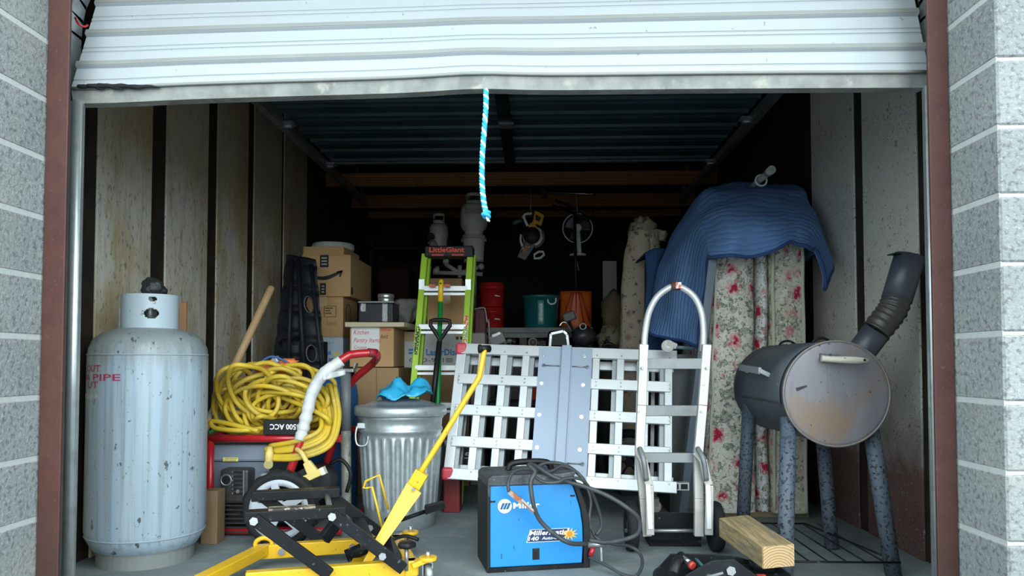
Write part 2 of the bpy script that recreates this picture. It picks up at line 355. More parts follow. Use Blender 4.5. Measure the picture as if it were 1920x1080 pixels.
# red oxide steel jambs and header
MB().box((XLJ,YJ-.025,0),(P(122,540,YJ-.02).x,YJ-.013,2.62)).build('trim_1', OXIDE, kind='structure', bevel=.003)
MB().box((P(1747,540,YJ-.02).x,YJ-.025,0),(XRJ,YJ-.013,2.62)).build('trim_2', OXIDE, kind='structure', bevel=.003)
MB().box((XLJ,YJ-.02,2.55),(XRJ,YJ+.05,2.62)).build('trim_3', OXIDE, kind='structure')
# side walls: dark steel studs with sheet panels between
def sidewall(name, X, edges, per, sgn, m, ymax):
    # dark outer skin behind
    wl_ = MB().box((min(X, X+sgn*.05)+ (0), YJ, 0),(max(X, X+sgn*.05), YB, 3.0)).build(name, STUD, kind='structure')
    ys = [(PXX(a, 680, X).y, PXX(b, 680, X).y) for a, b in edges]
    ys.sort()
    f0, f1 = ys[0]
    ys.insert(0, (f0-per, f1-per) if f1-per > YJ+.1 else (YJ+.01, f0-.14)) if f0-.2 > YJ else None
    while ys[-1][1]+per < ymax:  # panels left off past ymax; the dark skin beyond stands in for shade
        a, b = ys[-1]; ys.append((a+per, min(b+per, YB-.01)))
    for a, b in ys:
        a = max(a, YJ+.005)
        if b-a < .03: continue
        x0, x1 = (X-sgn*.012, X-sgn*.001)
        MB().box((min(x0,x1), a, .0),(max(x0,x1), b, 2.98)).build('wall_panel', m, wl_, bevel=.003)
    return wl_
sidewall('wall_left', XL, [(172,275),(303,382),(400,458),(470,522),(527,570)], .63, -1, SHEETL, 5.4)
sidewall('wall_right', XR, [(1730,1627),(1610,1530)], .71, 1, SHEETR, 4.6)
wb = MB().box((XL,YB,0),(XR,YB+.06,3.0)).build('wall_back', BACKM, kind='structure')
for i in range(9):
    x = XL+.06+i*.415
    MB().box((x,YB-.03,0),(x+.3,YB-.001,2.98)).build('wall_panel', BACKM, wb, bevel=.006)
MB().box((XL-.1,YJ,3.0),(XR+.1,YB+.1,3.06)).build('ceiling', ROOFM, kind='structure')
# ceiling joists
for (Y, va, vb) in ((7.0,322,347),(8.0,363,388),(8.8,394,407)):
    MB().box((XL+.003,Y,zs(vb,Y)),(XR-.003,Y+.045,zs(va,Y))).build('ceiling_joist', LUMBER, kind='structure', bevel=.003)
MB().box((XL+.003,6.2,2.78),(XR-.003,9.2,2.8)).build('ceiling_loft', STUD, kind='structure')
# ---------------------------------------------------------------- overhead door
YD = 2.57
dr = thing('door_1', None, None, (P(930,160,YD).x, YD, 0)); dr['kind'] = 'structure'
BL, BR = P(134,164,YD), P(1741,134,YD)
LL = .62
vl, vr = V((.012,.34,.94)).normalized(), V((-.004,.27,.962)).normalized()
def dsag(s): return .014*math.sin(PI*s)+.006*math.exp(-((s-.48)/.05)**2) - .004*math.exp(-((s-.05)/.06)**2)
def dpt(s, t, off=0):
    p = BL.lerp(BR, s); d = vl.lerp(vr, s).normalized(); n = XA.cross(d).normalized()
    q = p + d*(t*LL) + n*(-off); q.z += dsag(s)*(1-t)**2
    q.y += -.012*math.exp(-((s-.48)/.08)**2)*(1-t)**2
    return q
# rib profile of the lowest section: (height along the section in m, depth)
prof = [(0,0)]
h = 0.0
for k in range(4):
    b = .028+k*.147
    for dh, do in ((0,0),(.004,-.004),(.008,0),(.058,0),(.062,.014),(.080,.014),(.084,0),(.128,0),(.132,-.004),(.136,0)):
        if b+dh < .615: prof.append((b+dh, do))
prof.append((LL, 0))
NS = 60
bands = MB(); sheet = MB()
for mb_, want in ((sheet, False), (bands, True)):
    for i in range(len(prof)-1):
        isb = prof[i][1] > .01 and prof[i+1][1] > .01
        if isb != want: continue
        a, b = prof[i], prof[i+1]
        mb_.grid(lambda s, t, a=a, b=b: dpt(s, (a[0]+(b[0]-a[0])*t)/LL, -(a[1]+(b[1]-a[1])*t)), NS, 1, sm=False)
sec = sheet.build('door_section', DOORW, dr, solid=.004, norm=False)
bands.build('rib_band', DOORG, sec, solid=.004, norm=False)
# bottom rail: flat galvanised angle with its dirty underside
m = MB()
for i in range(NS):
    s0, s1 = i/NS, (i+1)/NS
    def rp(s): p = dpt(s, 0); return [p+V((0,-.004,.004)), p+V((0,.012,-.052)), p+V((0,.075,-.046)), p+V((0,.075,.004))]
    a, b = rp(s0), rp(s1); m.hull([a[0],b[0],b[1],a[1],a[3],b[3],b[2],a[2]])
m.build('bottom_rail', RAILG, dr)
MB().tube([dpt(i/30, 0)+V((0,-.008,-.004)) for i in range(31)], .006, 6).build('bottom_bead', DOORG, dr)
# torn rubber weather strip at the lower left corner
random.seed(3); m = MB()
for k in range(4):
    a = dpt(.010+.012*k, 0); L_ = .10+.03*k
    pp_ = [a+V((L_*q, -.010-.004*random.random(), .004-.010*q*q-.006*random.random())) for q in (0,.3,.6,.8,1)]
    m.tube(cr(pp_,4), [.007,.008,.008,.009,.008,.007,.008,.009,.008,.007,.006,.006,.005,.005,.004,.003,.002], 5)
m.build('torn_weatherstrip', RUBBER, dr)
# curved section then the flat sections lying on the horizontal tracks
ZD = zs(299, 6.0); XDL, XDR = xs(621, 6.0), xs(1331, 6.0)
top = dpt(.5, 1)
def uppr(y0, y1, z0, z1):
    pr = [(0,0)]; L = y1-y0
    for k in range(4):
        b = k*L/4
        for f, d in ((.05,0),(.12,.012),(.5,.012),(.56,0),(.70,0),(.72,.02),(.82,.02),(.84,0),(.97,0)): pr.append((b+f*L/4, d))
    pr.append((L,0))
    mm = MB()
    for (a, da), (b, db) in zip(pr, pr[1:]):
        A = V((0, y0+a, z0+(z1-z0)*a/L-da)); B = V((0, y0+b, z0+(z1-z0)*b/L-db))
        mm.add([V((XDL,A.y,A.z)),V((XDR,A.y,A.z)),V((XDR,B.y,B.z)),V((XDL,B.y,B.z))],[(0,1,2,3)])
    return mm
for a, b, za, zb in ((top.y+.01, 3.06, top.z+.01, ZD), (3.07,3.86,ZD,ZD),(3.875,4.91,ZD,ZD),(4.925,6.0,ZD,ZD)):
    o = uppr(a,b,za,zb).build('door_section', DOORU, dr, solid=.004, norm=False)
MB().box((XDL,5.97,ZD-.03),(XDR,6.01,ZD+.02)).build('top_rail', STEEL, dr)
MB().box((xs(950,5.2)-.04,3.1,ZD-.06),(xs(950,5.2)+.04,5.98,ZD-.022)).build('centre_stile', BLACKM, dr)
for x in (XDL-.02, XDR+.02):
    for y in (4.9, 5.93):
        q = MB().box((x-.06,y-.03,ZD-.05),(x+.06,y+.05,ZD-.035)).build('roller_bracket', GALV, dr)
        MB().cyl((x-.05,y,ZD-.06),(x+.05,y,ZD-.06),.02,10).build('roller', STEEL, q)
MB().box((xs(950,5)-.05,4.87,ZD-.075),(xs(950,5)+.05,4.96,ZD-.06)).build('hinge', STEEL, dr)
# tracks
def track(label, x, sgn, u0, u1):
    xa, xb = P(u0,640,2.60).x, P(u1,640,2.60).x; lo, hi = min(xa,xb), max(xa,xb)
    t = thing('door_track', label, 'track', ((lo+hi)/2, 2.62, 0))
    inner = hi if sgn < 0 else lo; outer = lo if sgn < 0 else hi
    zt = 1.82 if sgn < 0 else 1.84
    MB().box((lo,2.575,0),(hi,2.58,zt)).build('mounting_flange', GALV, t)
    MB().tube([(inner+sgn*.022,2.585,0),(inner+sgn*.022,2.585,zt)], .022, 14).build('rolled_channel', GALV, t)
    MB().box((outer-.004,2.58,0),(outer+.004,2.66,zt)).build('side_flange', GALV, t)
    if sgn < 0:
        for v in (698,736,876,918):
            z = zs(v,2.57,118); MB().box((lo-.001,2.571,z-.02),(lo+.010,2.576,z+.02)).build('slot', BLACK, t)
    # curve and horizontal run
    xc = inner-sgn*(-.03); R = .38; pts = [(outer, 2.62, zt-.02)]
    for i in range(9):
        a = i/8*PI/2*.95; pts.append((outer, 2.62+R*(1-math.cos(a)), zt+.26+R*math.sin(a)))
    cur = MB()
    for i in range(len(pts)-1): cur.bar(pts[i], V(pts[i+1])+(V(pts[i+1])-V(pts[i])).normalized()*.01, .075, .012, XA)
    cur.build('curved_channel', GALV, t)
    xh = XDL-.05 if sgn < 0 else XDR+.05
    MB().bar((xh,3.0,ZD-.03),(xh,7.35,ZD-.05),.05,.06).build('horizontal_channel', STEEL, t)
    MB().bar((xh,7.3,ZD-.03),(xh,7.02,2.75),.03,.006,YA).build('hanger_strap', STEEL, t)
    return t
tl_ = track('galvanised door track behind the left brown jamb', XLJ, -1, 119, 154)
tr_ = track('galvanised door track behind the right brown jamb', XRJ, 1, 1757, 1735)
MB().tube(cr([P(141,33,2.56),P(147,45,2.55),P(158,50,2.56),P(165,47,2.57)],5),.004,5).build('red_wire', RED, label='short red wire hanging on the curved track top left', cat='wire')
# pull rope
rpts = cr([P(911,166,YD+.01), P(911,200,YD), P(907,255,YD-.005), P(904,300,YD-.01), P(904,345,YD-.01), P(907,378,YD-.01), P(911,398,YD-.01)], 14)
rp_ = thing('pull_rope', 'blue and white braided pull rope hanging from the door bottom', 'rope', rpts[0])
ROPB = mat('rope_blue', (.03,.42,.75), .7, layers=[n_(90,.55,.65,(.1,.55,.85))]); ROPW = mat('rope_white', (.72,.82,.88), .7)
for k, (mt_, nm) in enumerate(((ROPB,'blue_strand'),(ROPB,'blue_strand'),(ROPW,'white_strand'))):
    m = MB(); q = []
    for i in range(len(rpts)*3-2):
        a, f = divmod(i,3); p = rpts[a].lerp(rpts[min(a+1,len(rpts)-1)], f/3); an = i*.33+k*2.094
        q.append(p+V((math.cos(an)*.0048, math.sin(an)*.0048, 0)))
    m.tube(q, .0056, 6).build(nm, mt_, rp_)
kn = rpts[-1]; m = MB()
for k in range(4): m.torus(kn+V((random.uniform(-.003,.003),0,-.002-.004*k)), V((random.uniform(-.6,.6),random.uniform(-.6,.6),1)), .010, .006, 12, 6)
m.build('knot', ROPB, rp_)
m = MB()
for k in range(5): m.tube([kn+V((0,0,-.012)), kn+V((random.uniform(-.012,.016),random.uniform(-.008,.008),-.032))], .003, 5)
m.build('frayed_end', ROPW, rp_)
# ================================================================ THINGS IN FRONT
# ---- big upright gas cylinder at the left wall
cx, cy, R = xs(280,3.3), 3.3, .248
t = thing('gas_cylinder', 'large pale blue upright gas cylinder against the left wall', 'gas cylinder', (cx,cy,0))
pr = [(.0,.035),(.15,.04),(.215,.07),(.240,.115),(R,.15),(R,.90),(.243,.945),(.225,.985),(.19,1.012),(.14,1.030),(.07,1.04),(0,1.042)]
MB().lathe(pr,(cx,cy,0),56).build('tank_body', TANKW, t)
MB().lathe([(.19,0),(.20,.0),(.2,.09),(.19,.09),(.19,0)],(cx,cy,0),40,sm=False).build('foot_ring', mat('dirty_foot_ring',(.2,.22,.21),.7), t)
for z in (.915,.128): MB().torus((cx,cy,z),Z,R-(.001 if z > .5 else .004),.0035,56,6).build('weld_seam', mat('weld_%d'%(z*1000),(.33,.4,.45),.5), t)
# valve shield with hand hole
rc, z0, z1 = .118, 1.015, 1.185
def shield(u, v):
    a = -PI*.5+(u-.42)*PI*1.15; r = rc
    return V((cx+math.cos(a)*r, cy+math.sin(a)*r*.95, z0+(z1-z0)*v))
def holes(u, v):
    x, y = (u-.56)*.42, (v-.48)*.17
    if (x/.030)**2+(y/.022)**2 < 1: return True
    x, y = (u-.57)*.42, (v-.86)*.17
    if (x/.016)**2+(y/.011)**2 < 1: return True
    if v < .10 and .42 < u < .68: return True
    if v > .93 and (u > .985): return True
    return False
MB().grid(shield,90,34,True,skip=holes).build('valve_shield', mat('shield_paint',(.42,.52,.585),.42,layers=[n_(30,.64,.68,(.1,.1,.1),.8),n_(5,.5,.7,(.45,.54,.6),.6)]), t, solid=.006)
MB().grid(lambda u,v: V((cx-.118+.0*u, cy-.04+u*.13, 1.03+v*.10)),4,4,False).build('shield_flap', mat('shield_flap_paint',(.40,.46,.46),.5), t, solid=.005)
MB().cyl((cx,cy,1.03),(cx,cy,1.20),.028,14).box((cx-.06,cy-.012,1.10),(cx+.02,cy+.012,1.125)).build('valve', STEEL, t)
def bagf(c, rx, ry, rz, sd, am=.35, fr=2.2):
    c = V(c)
    def fn(u, v):
        d = V((math.cos(u*2*PI)*math.sin(v*PI), math.sin(u*2*PI)*math.sin(v*PI), -math.cos(v*PI)))
        k = 1+am*(noise.noise(d*fr+V((sd,sd*2,0)))) + am*.4*abs(noise.noise(d*fr*3+V((sd,0,sd))))
        return c+V((d.x*rx, d.y*ry, d.z*rz))*k
    return fn
MB().grid(bagf((cx+.015,cy,1.215),.05,.05,.045,3),24,14,True,True).build('valve_wrap', mat('black_bag',(.03,.034,.037),.3,bump=.5,bscale=40,bdist=.02), t)
STEN = mat('stencil_red',(.42,.03,.10),.6)
def cmap(u0, zz):
    a0 = math.atan2(P(u0,700,3.1).y-cy-.13, P(u0,700,3.1).x-cx)
    return lambda x, y: V((cx+math.cos(a0+x/R)*(R+.0012), cy+math.sin(a0+x/R)*(R+.0012), zz+y))
for s_, a, zz, wd in (('Y',-PI*.5-1.12,.842,.028),('OUT',-PI*.5-.86,.842,.112),('EXA',-PI*.5-1.13,.804,.10),('PIPE',-PI*.5-.60,.804,.145),('E',-PI*.5-1.10,.772,.022),('UT',-PI*.5-.80,.772,.085)):
    text(s_, STEN, (0,0,0), XA, Z, .028, t, width=wd, mapfn=lambda x,y,a=a+.06,zz=zz: V((cx+math.cos(a+x/R)*(R+.0015), cy+math.sin(a+x/R)*(R+.0015), zz+y)), bold=.01)
MB().grid(lambda u,v: V((cx+math.cos(-PI/2-1.22+u*.85)*(R+.001), cy+math.sin(-PI/2-1.22+u*.85)*(R+.001), .725+v*.022)),20,1).build('faded_stripe', mat('faded_pink',(.40,.40,.50),.6,layers=[n_(40,.5,.6,(.46,.56,.64))]), t)
MB().bar(V((xs(339,3.75),3.75,0)),V((xs(339,3.75),3.75,zs(568,3.75,339))),.055,.02,YA).build('wooden_stake', mat('stake_wood',(.42,.22,.11),.7), label='reddish wooden stake standing behind the gas cylinder collar', cat='stake', bevel=.002)
# ---- short timber offcut standing right of the cylinder
b0 = V((xs(398,3.57),3.57,0))
MB().box((b0.x-.045,b0.y,0),(b0.x+.035,b0.y+.09,zs(918,b0.y+.04,400))).build('timber_offcut', mat('offcut_wood',(.24,.16,.085),.8,layers=[n_(5,.4,.7,(.17,.11,.06),1,(3,3,.4))]), label='short brown timber offcut standing beside the gas cylinder', cat='timber', bevel=.003)
# ---- broom handle leaning on the left wall
tp, ft = P(510,537,4.3), PZ(293,1000,.01)
bt = tp.lerp(ft,.58); d_ = (ft-tp).normalized()
t = thing('wooden_handle_tool', 'long pale wooden tool handle leaning against the left wall', 'tool handle', ft)
q = [tp, tp+d_*.006, tp+d_*.03]+[tp.lerp(ft,k/6) for k in range(1,7)]
MB().tube(q,[.010,.019,.022]+[.022]*6,12).build('handle', WOODH, t)
a = tp.lerp(ft,.48); MB().tube([a, a+d_*.13],.0228,12).build('paper_sticker', mat('sticker_grey',(.5,.53,.53),.5,layers=[n_(40,.5,.6,(.3,.28,.25))]), t)
# ---- galvanised dustbin
tc_ = V((xs(752,4.05),4.05,0)); zt_ = zs(760,4.05,752)
t = thing('dustbin', 'galvanised ribbed metal dustbin with its lid on', 'dustbin', tc_)
H = zt_-.02; NR = 27
def ribf(r, h, a):
    if .10 < h < H-.14:
        k = min(1,(h-.10)/.02,(H-.14-h)/.02); return r+.0055*k*math.copysign(min(1,abs(math.sin(a*NR))*1.5),math.sin(a*NR))
    return r
hs_ = [0,.004,.03,.06,.098,.102,.12,.2,.3,.4,H-.16,H-.142,H-.138,H-.12,H-.115,H-.10,H-.095,H-.05,H-.045,H-.03,H-.025,H]
GALVC = mat('dustbin_zinc',(.44,.50,.52),.38,.55,layers=[v_(30,.1,.55,(.34,.395,.41),.8), n_(5,.46,.66,(.28,.32,.33),.7), zl(.22,.05,(.2,.22,.22),8,.2,.7), n_(40,.64,.7,(.6,.65,.66),.5)],bump=.06)
def rb(h): 
    r = .188+.042*h/H
    if H-.12 < h < H-.095 or H-.048 < h < H-.026: r += .006
    return r
MB().lathe([(0,.004)]+[(rb(h),h) for h in hs_],tc_,NR*12,fn=ribf).build('bin_body', GALVC, t)
lid = MB().lathe([(.234,H-.03),(.244,H-.032),(.25,H-.026),(.25,H+.012),(.243,H+.02),(.225,H+.022),(.215,H+.018),(.16,H+.04),(.08,H+.055),(0,H+.058)],tc_,64).build('lid', GALVC, t)
hp = tc_+V((-.175,-.135,H-.15))
hd = MB().box(hp+V((-.03,-.02,.055)),hp+V((.03,.0,.085)))
hd = hd.build('handle_bracket', GALV, t, bevel=.004)
MB().tube(cr([hp+V((-.028,-.022,.07)),hp+V((-.034,-.03,.02)),hp+V((-.022,-.034,-.028)),hp+V((.022,-.034,-.028)),hp+V((.034,-.03,.02)),hp+V((.028,-.022,.07))],5),.0055,8).build('bail_handle', GALV, hd)
# light blue plastic bag on the lid
bc = P(762,745,3.95); bc.z = H+.07
def blub(u, v):
    a = u*2*PI; r = v; n1 = noise.noise(V((math.cos(a)*1.5,math.sin(a)*1.5,v*3+5)))
    x = math.cos(a)*(.17+.05*n1)*r; y = math.sin(a)*.13*r
    base = .058-.30*((x)**2+(y)**2)*1.6 
    hgt = .010+(1-r**2)*.065+.06*noise.noise(V((x*15,y*15,2)))*(1-r*.3)+.02*abs(noise.noise(V((x*40,y*40,5))))+.11*max(0,x*7-.2)*(1-r*.6)+.03*math.exp(-((x+.05)/.04)**2)*(1-r)
    zz = H+max(base,.0)+max(hgt,.004)
    return V((tc_.x+.02+x, tc_.y-.04+y, zz))
MB().grid(blub,60,14,True,True).build('plastic_bag', PLASB, label='crumpled light blue plastic bag lying on the dustbin lid', cat='plastic bag', solid=.002)
# ---- blue welder
wl0 = PZ(919,1074); ang = math.radians(13)
fr = M.Translation((wl0.x,wl0.y,0)) @ M.Rotation(ang,4,'Z')
t = thing('welder', 'blue portable wire welder with black front panel and coiled leads', 'welder', fr @ V((.2,.13,0)))
LW, DW, HW = .405, .26, .36
endp = [(0,.02),(LW-.005,.02),(LW,.10),(LW-.002,.18),(LW-.012,.25),(LW-.03,.31),(LW-.045,.352),(LW-.06,HW),(.0,HW)]
m = MB(fr); m.prism(endp,(0,0,0),XA,Z,YA*DW); m.build('blue_cover', BLUEW, t, bevel=.004)
m = MB(fr); fp = [(LW+.001,0),(LW+.03,0),(LW+.03,.07),(LW+.032,.12),(LW+.028,.2),(LW+.012,.27),(LW-.012,.33),(LW-.032,.375),(LW-.058,HW),(LW-.043,.352),(LW-.028,.31),(LW-.010,.25),(LW+.0,.18),(LW+.002,.10)]
m.prism(fp,(0,-.006,0),XA,Z,YA*(DW+.012)); m.build('front_panel', BLACK, t, bevel=.003)
GREYTOP = mat('scuffed_black_plastic',(.075,.088,.095),.55,layers=[n_(12,.45,.6,(.035,.04,.045)),n_(30,.6,.7,(.17,.19,.2),.7)])
m = MB(fr); m.prism([(-.012,HW-.045),(-.012,HW+.03),(.008,HW+.045),(.30,HW+.045),(LW-.03,HW+.055),(LW-.055,HW+.001),(.0,HW+.001),(.0,HW-.045)],(0,-.008,0),XA,Z,YA*(DW+.016)); m.build('top_cover', GREYTOP, t, bevel=.005)
m = MB(fr); m.box((-.014,-.004,0),(-.001,DW+.004,HW+.0)); m.build('rear_panel', BLACK, t, bevel=.003)
m = MB(fr); m.box((-.01,-.004,0),(LW+.02,DW+.004,.019)); m.build('base_pan', BLACKM, t)
m = MB(fr); m.tube(cr([(.10,.13,HW+.045),(.12,.13,HW+.075),(.20,.13,HW+.082),(.28,.13,HW+.075),(.30,.13,HW+.045)],6),.014,8); m.build('carry_handle', BLACK, t)
m = MB(fr); m.box((.182,-.004,.045),(.212,.002,.092)); la = m.build('latch', BLACK, t, bevel=.002)
m = MB(fr); m.box((.192,-.008,.055),(.203,-.003,.078)); m.build('latch_slot', RUBBER, la)
for x, z in ((.0,.292),(LW-.058,.305)):
    m = MB(fr); m.box((x+.001,-.002,z),(x+.022,.001,z+.007)); m.build('vent_slot', BLACK, t)
ex = (fr.to_3x3() @ XA); ny = fr.to_3x3() @ V((0,-1,0))
def wt(s_, mt, x, z, h, wd=None, dp=.0015, **k): return text(s_, mt, fr @ V((x,0,z)), ex, Z, h, t, width=wd, nrm=ny, depth=dp, **k)
m = MB(fr); m.cyl((.062,-.0005,.275),(.062,-.002,.275),.030,32); lg = m.build('logo_disc', INKW, t)
m = MB(fr)
for k in range(3): m.prism([(.041+.013*k,.262),(.051+.013*k,.262),(.062+.013*k,.288),(.052+.013*k,.288)],(0,-.002,0),XA,Z,(0,-.0015,0))
m.build('logo_bars', mat('logo_navy',(.01,.10,.28),.5), lg)
wt('Miller', INKW, .098, .264, .024, .115, bold=.03)
m = MB(fr); m.prism([(.155,.118),(.325,.118),(.345,.172),(.172,.172)],(0,-.0005,0),XA,Z,(0,-.0008,0)); m.build('name_plate_edge', INKW, t)
m = MB(fr); m.prism([(.158,.120),(.322,.120),(.34,.1705),(.174,.1705)],(0,-.0012,0),XA,Z,(0,-.0006,0)); m.build('name_plate', mat('plate_navy',(.01,.03,.10),.5), t)
wt('Millermatic', INKW, .168, .148, .019, .165, .0025, shear=.25, bold=.025)
wt('140', INKW, .163, .126, .016, .045, .0025, bold=.03, shear=.2)
wt('Auto-Set', INKW, .222, .128, .012, .085, .0025, bold=.02, shear=.2)
st = [];
for k in range(20):
    a = k*PI/10; r = .036 if k % 2 == 0 else .015; st.append((.345+math.cos(a)*r*1.1,.146+math.sin(a)*r*.8))
m = MB(fr); m.prism(st,(0,-.002,0),XA,Z,(0,-.001,0)); m.build('starburst', mat('star_yellow',(.85,.45,.06),.5), t)
m = MB(fr); m.cyl((.345,-.0025,.146),(.345,-.0036,.146),.012,16); m.build('starburst_core', mat('star_orange',(.9,.22,.01),.5), t)
CABLE = mat('black_cable',(.045,.05,.055),.5,layers=[n_(14,.5,.7,(.09,.1,.1),.7)])
YW = wl0.y
def lead(name, pts, r, mt=CABLE): return MB().tube(cr(pts,8),r,8).build(name, mt, t)
def p3(u,v,Y): return P(u,v,Y)
lead('torch_cable', [p3(1100,1020,3.17),p3(1068,1018,3.10),p3(1040,1002,3.09),p3(1012,975,3.07),p3(1000,945,3.05),p3(995,905,3.05),p3(1003,885,3.07),p3(992,872,3.1),p3(1005,874,3.14),p3(1040,895,3.16),p3(1095,912,3.14),p3(1140,930,3.12),p3(1180,955,3.12),p3(1198,975,3.14),p3(1196,1000,3.15),p3(1170,1012,3.17),p3(1135,1017,3.2),p3(1105,1013,3.22)], .0095)
lead('ground_cable', [p3(954,922,3.07),p3(953,905,3.08),p3(962,886,3.12),p3(985,879,3.16),p3(1030,884,3.2),p3(1055,874,3.25),p3(1085,888,3.27),p3(1100,915,3.26),p3(1108,940,3.25),p3(1105,968,3.24),p3(1107,995,3.24)], .007)
lead('ground_lead_coil', [p3(1000,892,3.12),p3(1020,904,3.10),p3(1045,904,3.10),p3(1062,897,3.12),p3(1090,899,3.15),p3(1108,920,3.2),p3(1122,955,3.23),p3(1128,985,3.24),p3(1118,1003,3.24)], .007)
lead('power_cord', [p3(1105,1045,3.2),p3(1140,1062,3.12),p3(1168,1077,3.07),p3(1192,1080,3.05),p3(1204,1060,3.1),p3(1200,1038,3.16),p3(1180,1024,3.2),p3(1150,1020,3.24),p3(1118,1008,3.25),p3(1108,985,3.25)], .007)
lead('handle_cord', [p3(1000,880,3.2),p3(1025,868,3.24),p3(1060,872,3.27),p3(1088,892,3.27),p3(1102,912,3.26)], .008)
m = MB(); m.bar(p3(955,922,3.055),p3(980,942,3.05),.02,.012,YA).bar(p3(978,938,3.05),p3(1001,960,3.045),.012,.012,YA); m.build('ground_clamp', mat('copper_clamp',(.35,.13,.06),.35,.7,layers=[n_(30,.5,.65,(.4,.35,.3))]), t)
m = MB(); m.bar(p3(978,936,3.04),p3(1000,957,3.035),.008,.008,YA); m.build('clamp_handle', STEEL, t)
m = MB(); m.tube([p3(1102,1022,3.22),p3(1135,1020,3.22)],.014,10); m.build('torch_connector', STEEL, t)
m = MB(); m.bar(p3(1127,1025,3.22),p3(1128,1052,3.22),.008,.008); m.build('welding_wire_tip', CHROME, t)
m = MB(); m.tube([p3(1112,1028,3.2),p3(1107,1042,3.2)],.011,8); m.build('red_plug', RED, t)
# ---- hand truck
t = thing('hand_truck', 'silver hand truck with looped handle standing in front of the ramp', 'hand truck', (xs(1262,3.55),3.55,0))
hl, hr = [], []
arch = [P(1207,660,3.52),P(1210,620,3.54),P(1217,585,3.56),P(1232,557,3.57),P(1252,541,3.58),P(1266,537,3.58),P(1282,541,3.58),P(1302,557,3.57),P(1315,585,3.56),P(1319,620,3.54),P(1318,660,3.52)]
MB().tube(cr(arch,6),.0155,14).build('loop_handle', ALU, t)
a = P(1267,537,3.57); m = MB(); m.tube([a+V((-.022,0,.001)),a+V((.02,0,.001))],.021,12); b = m.build('handle_band', mat('brown_band',(.1,.05,.04),.6), t)
m = MB(); m.box(a+V((-.004,-.024,-.012)),a+V((.022,-.018,.018))); m.build('band_label', mat('label_red',(.6,.12,.1),.5,layers=[n_(80,.48,.5,(.75,.75,.75))]), b)
def htrail(us, nm='side_rail'):
    pts = [P(u,v,Y) for u,v,Y in us]; m = MB()
    for a, b in zip(pts, pts[1:]): m.bar(a,b,.042,.03,YA)
    return m.build(nm, HTR, t, bevel=.003)
htrail([(1207,646,3.50),(1203,760,3.48),(1199,850,3.46)]); htrail([(1325,646,3.50),(1317,760,3.48),(1309,850,3.46)])
htrail([(1199,850,3.46),(1207,935,3.46),(1213,1005,3.46)],'lower_rail'); htrail([(1309,850,3.46),(1310,935,3.46),(1310,1005,3.46)],'lower_rail')
for v, ua, ub in ((682,1211,1318),(770,1206,1313),(858,1203,1306)):
    MB().bar(P(ua,v,3.495),P(ub,v,3.495),.03,.05 if v<800 else .045,Z).build('cross_bar', ALUD, t, bevel=.003)
for us in (((1197,848),(1206,862),(1214,900),(1218,910),(1219,1003)),((1305,848),(1318,862),(1326,900),(1330,910),(1329,1003))):
    pts = [P(u,v,3.40 if i else 3.44) for i,(u,v) in enumerate(us)]; m = MB()
    for i,(a,b) in enumerate(zip(pts,pts[1:])): m.bar(a,b,.036,.018,YA)
    st_ = m.build('stair_skid', HTR, t, bevel=.003)
    MB().bar(pts[2]+V((0,-.012,-.02)),pts[4]+V((0,-.012,.03)),.02,.006,YA).build('wear_strip', WHITE, st_)
    m = MB(); m.tube(cr([pts[0]+V((.005,-.01,.02)),pts[1]+V((0,-.015,0)),pts[2]+V((-.006,-.01,0))],5),.012,8); m.build('bracket', ALUD, st_)
for u in (1204,1325,1198,1314):
    v = 690 if u in (1204,1325) else 772; m = MB(); a = P(u,v,3.47); m.cyl(a,a+V((0,-.012,0)),.006,8); m.build('rivet', STEEL, t)
MB().box((xs(1216,3.6),3.60,.03),(xs(1312,3.6),3.612,.16)).build('back_plate', BLACKM, t)
MB().box((xs(1216,3.6),3.60,.0),(xs(1312,3.6),3.82,.012)).build('toe_plate', BLACKM, t)
MB().tube([P(1172,995,3.52),P(1352,995,3.52)],.009,10).build('axle', STEEL, t)
for u, sg in ((1184,-1),(1341,1)):
    c = P(u,990,3.52); c.z = .115
    MB().lathe([(.06,-.026),(.085,-.028),(.108,-.024),(.115,-.012),(.115,.012),(.108,.024),(.085,.028),(.06,.026),(.055,.0),(.06,-.026)],c,36,ax=XA).build('tyre', RUBBER, t)
    MB().lathe([(0,-.02),(.02,-.02),(.022,-.010),(.055,-.008),(.062,-.022),(.062,.022),(.055,.008),(.022,.010),(.02,.02),(0,.02)],c,24,ax=XA).build('wheel_hub', mat('hub_grey%d'%sg,(.16,.17,.18),.5), t)
# ---- folding aluminium ramp
TL, TR, BL_, BR_ = P(866,654,4.36), P(1257,668,4.22), P(840,888,4.14), P(1256,914,3.98)
def Q(s, q): return TL.lerp(TR,s).lerp(BL_.lerp(BR_,s),q)
NQ = (TR-TL).cross(BL_-TL).normalized()
if NQ.y < 0: NQ = -NQ     # points away from the camera
t = thing('loading_ramp', 'folded aluminium grid loading ramp standing behind the blue welder', 'ramp', Q(.5,1))
for q in (0,.25,.5,.75,1):
    e1 = 1.03 if q in (0,1) else 1.0
    MB().bar(Q(0,q),Q(e1,q),.062 if q in(0,1) else .06,.028,NQ).build('cross_rung', ALU, t, bevel=.003)
SHADE = mat('grey_aluminium',(.30,.335,.35),.4,.4)
for s in (0,.105,.211,.319,.655,.770,.885,.992):
    wd = .055 if s == 0 else .042
    MB().bar(Q(s,0)+NQ*.03,Q(s,1)+NQ*.03,wd,.066,NQ).build('long_channel', ALU, t, bevel=.003)
    sg_ = XA*(.034 if s < .5 else -.034)
    MB().bar(Q(s,.01)+NQ*.05+sg_,Q(s,.99)+NQ*.05+sg_,.026,.05,NQ).build('channel_lip', SHADE, t)  # grey strip beside each channel stands in for its shaded side face
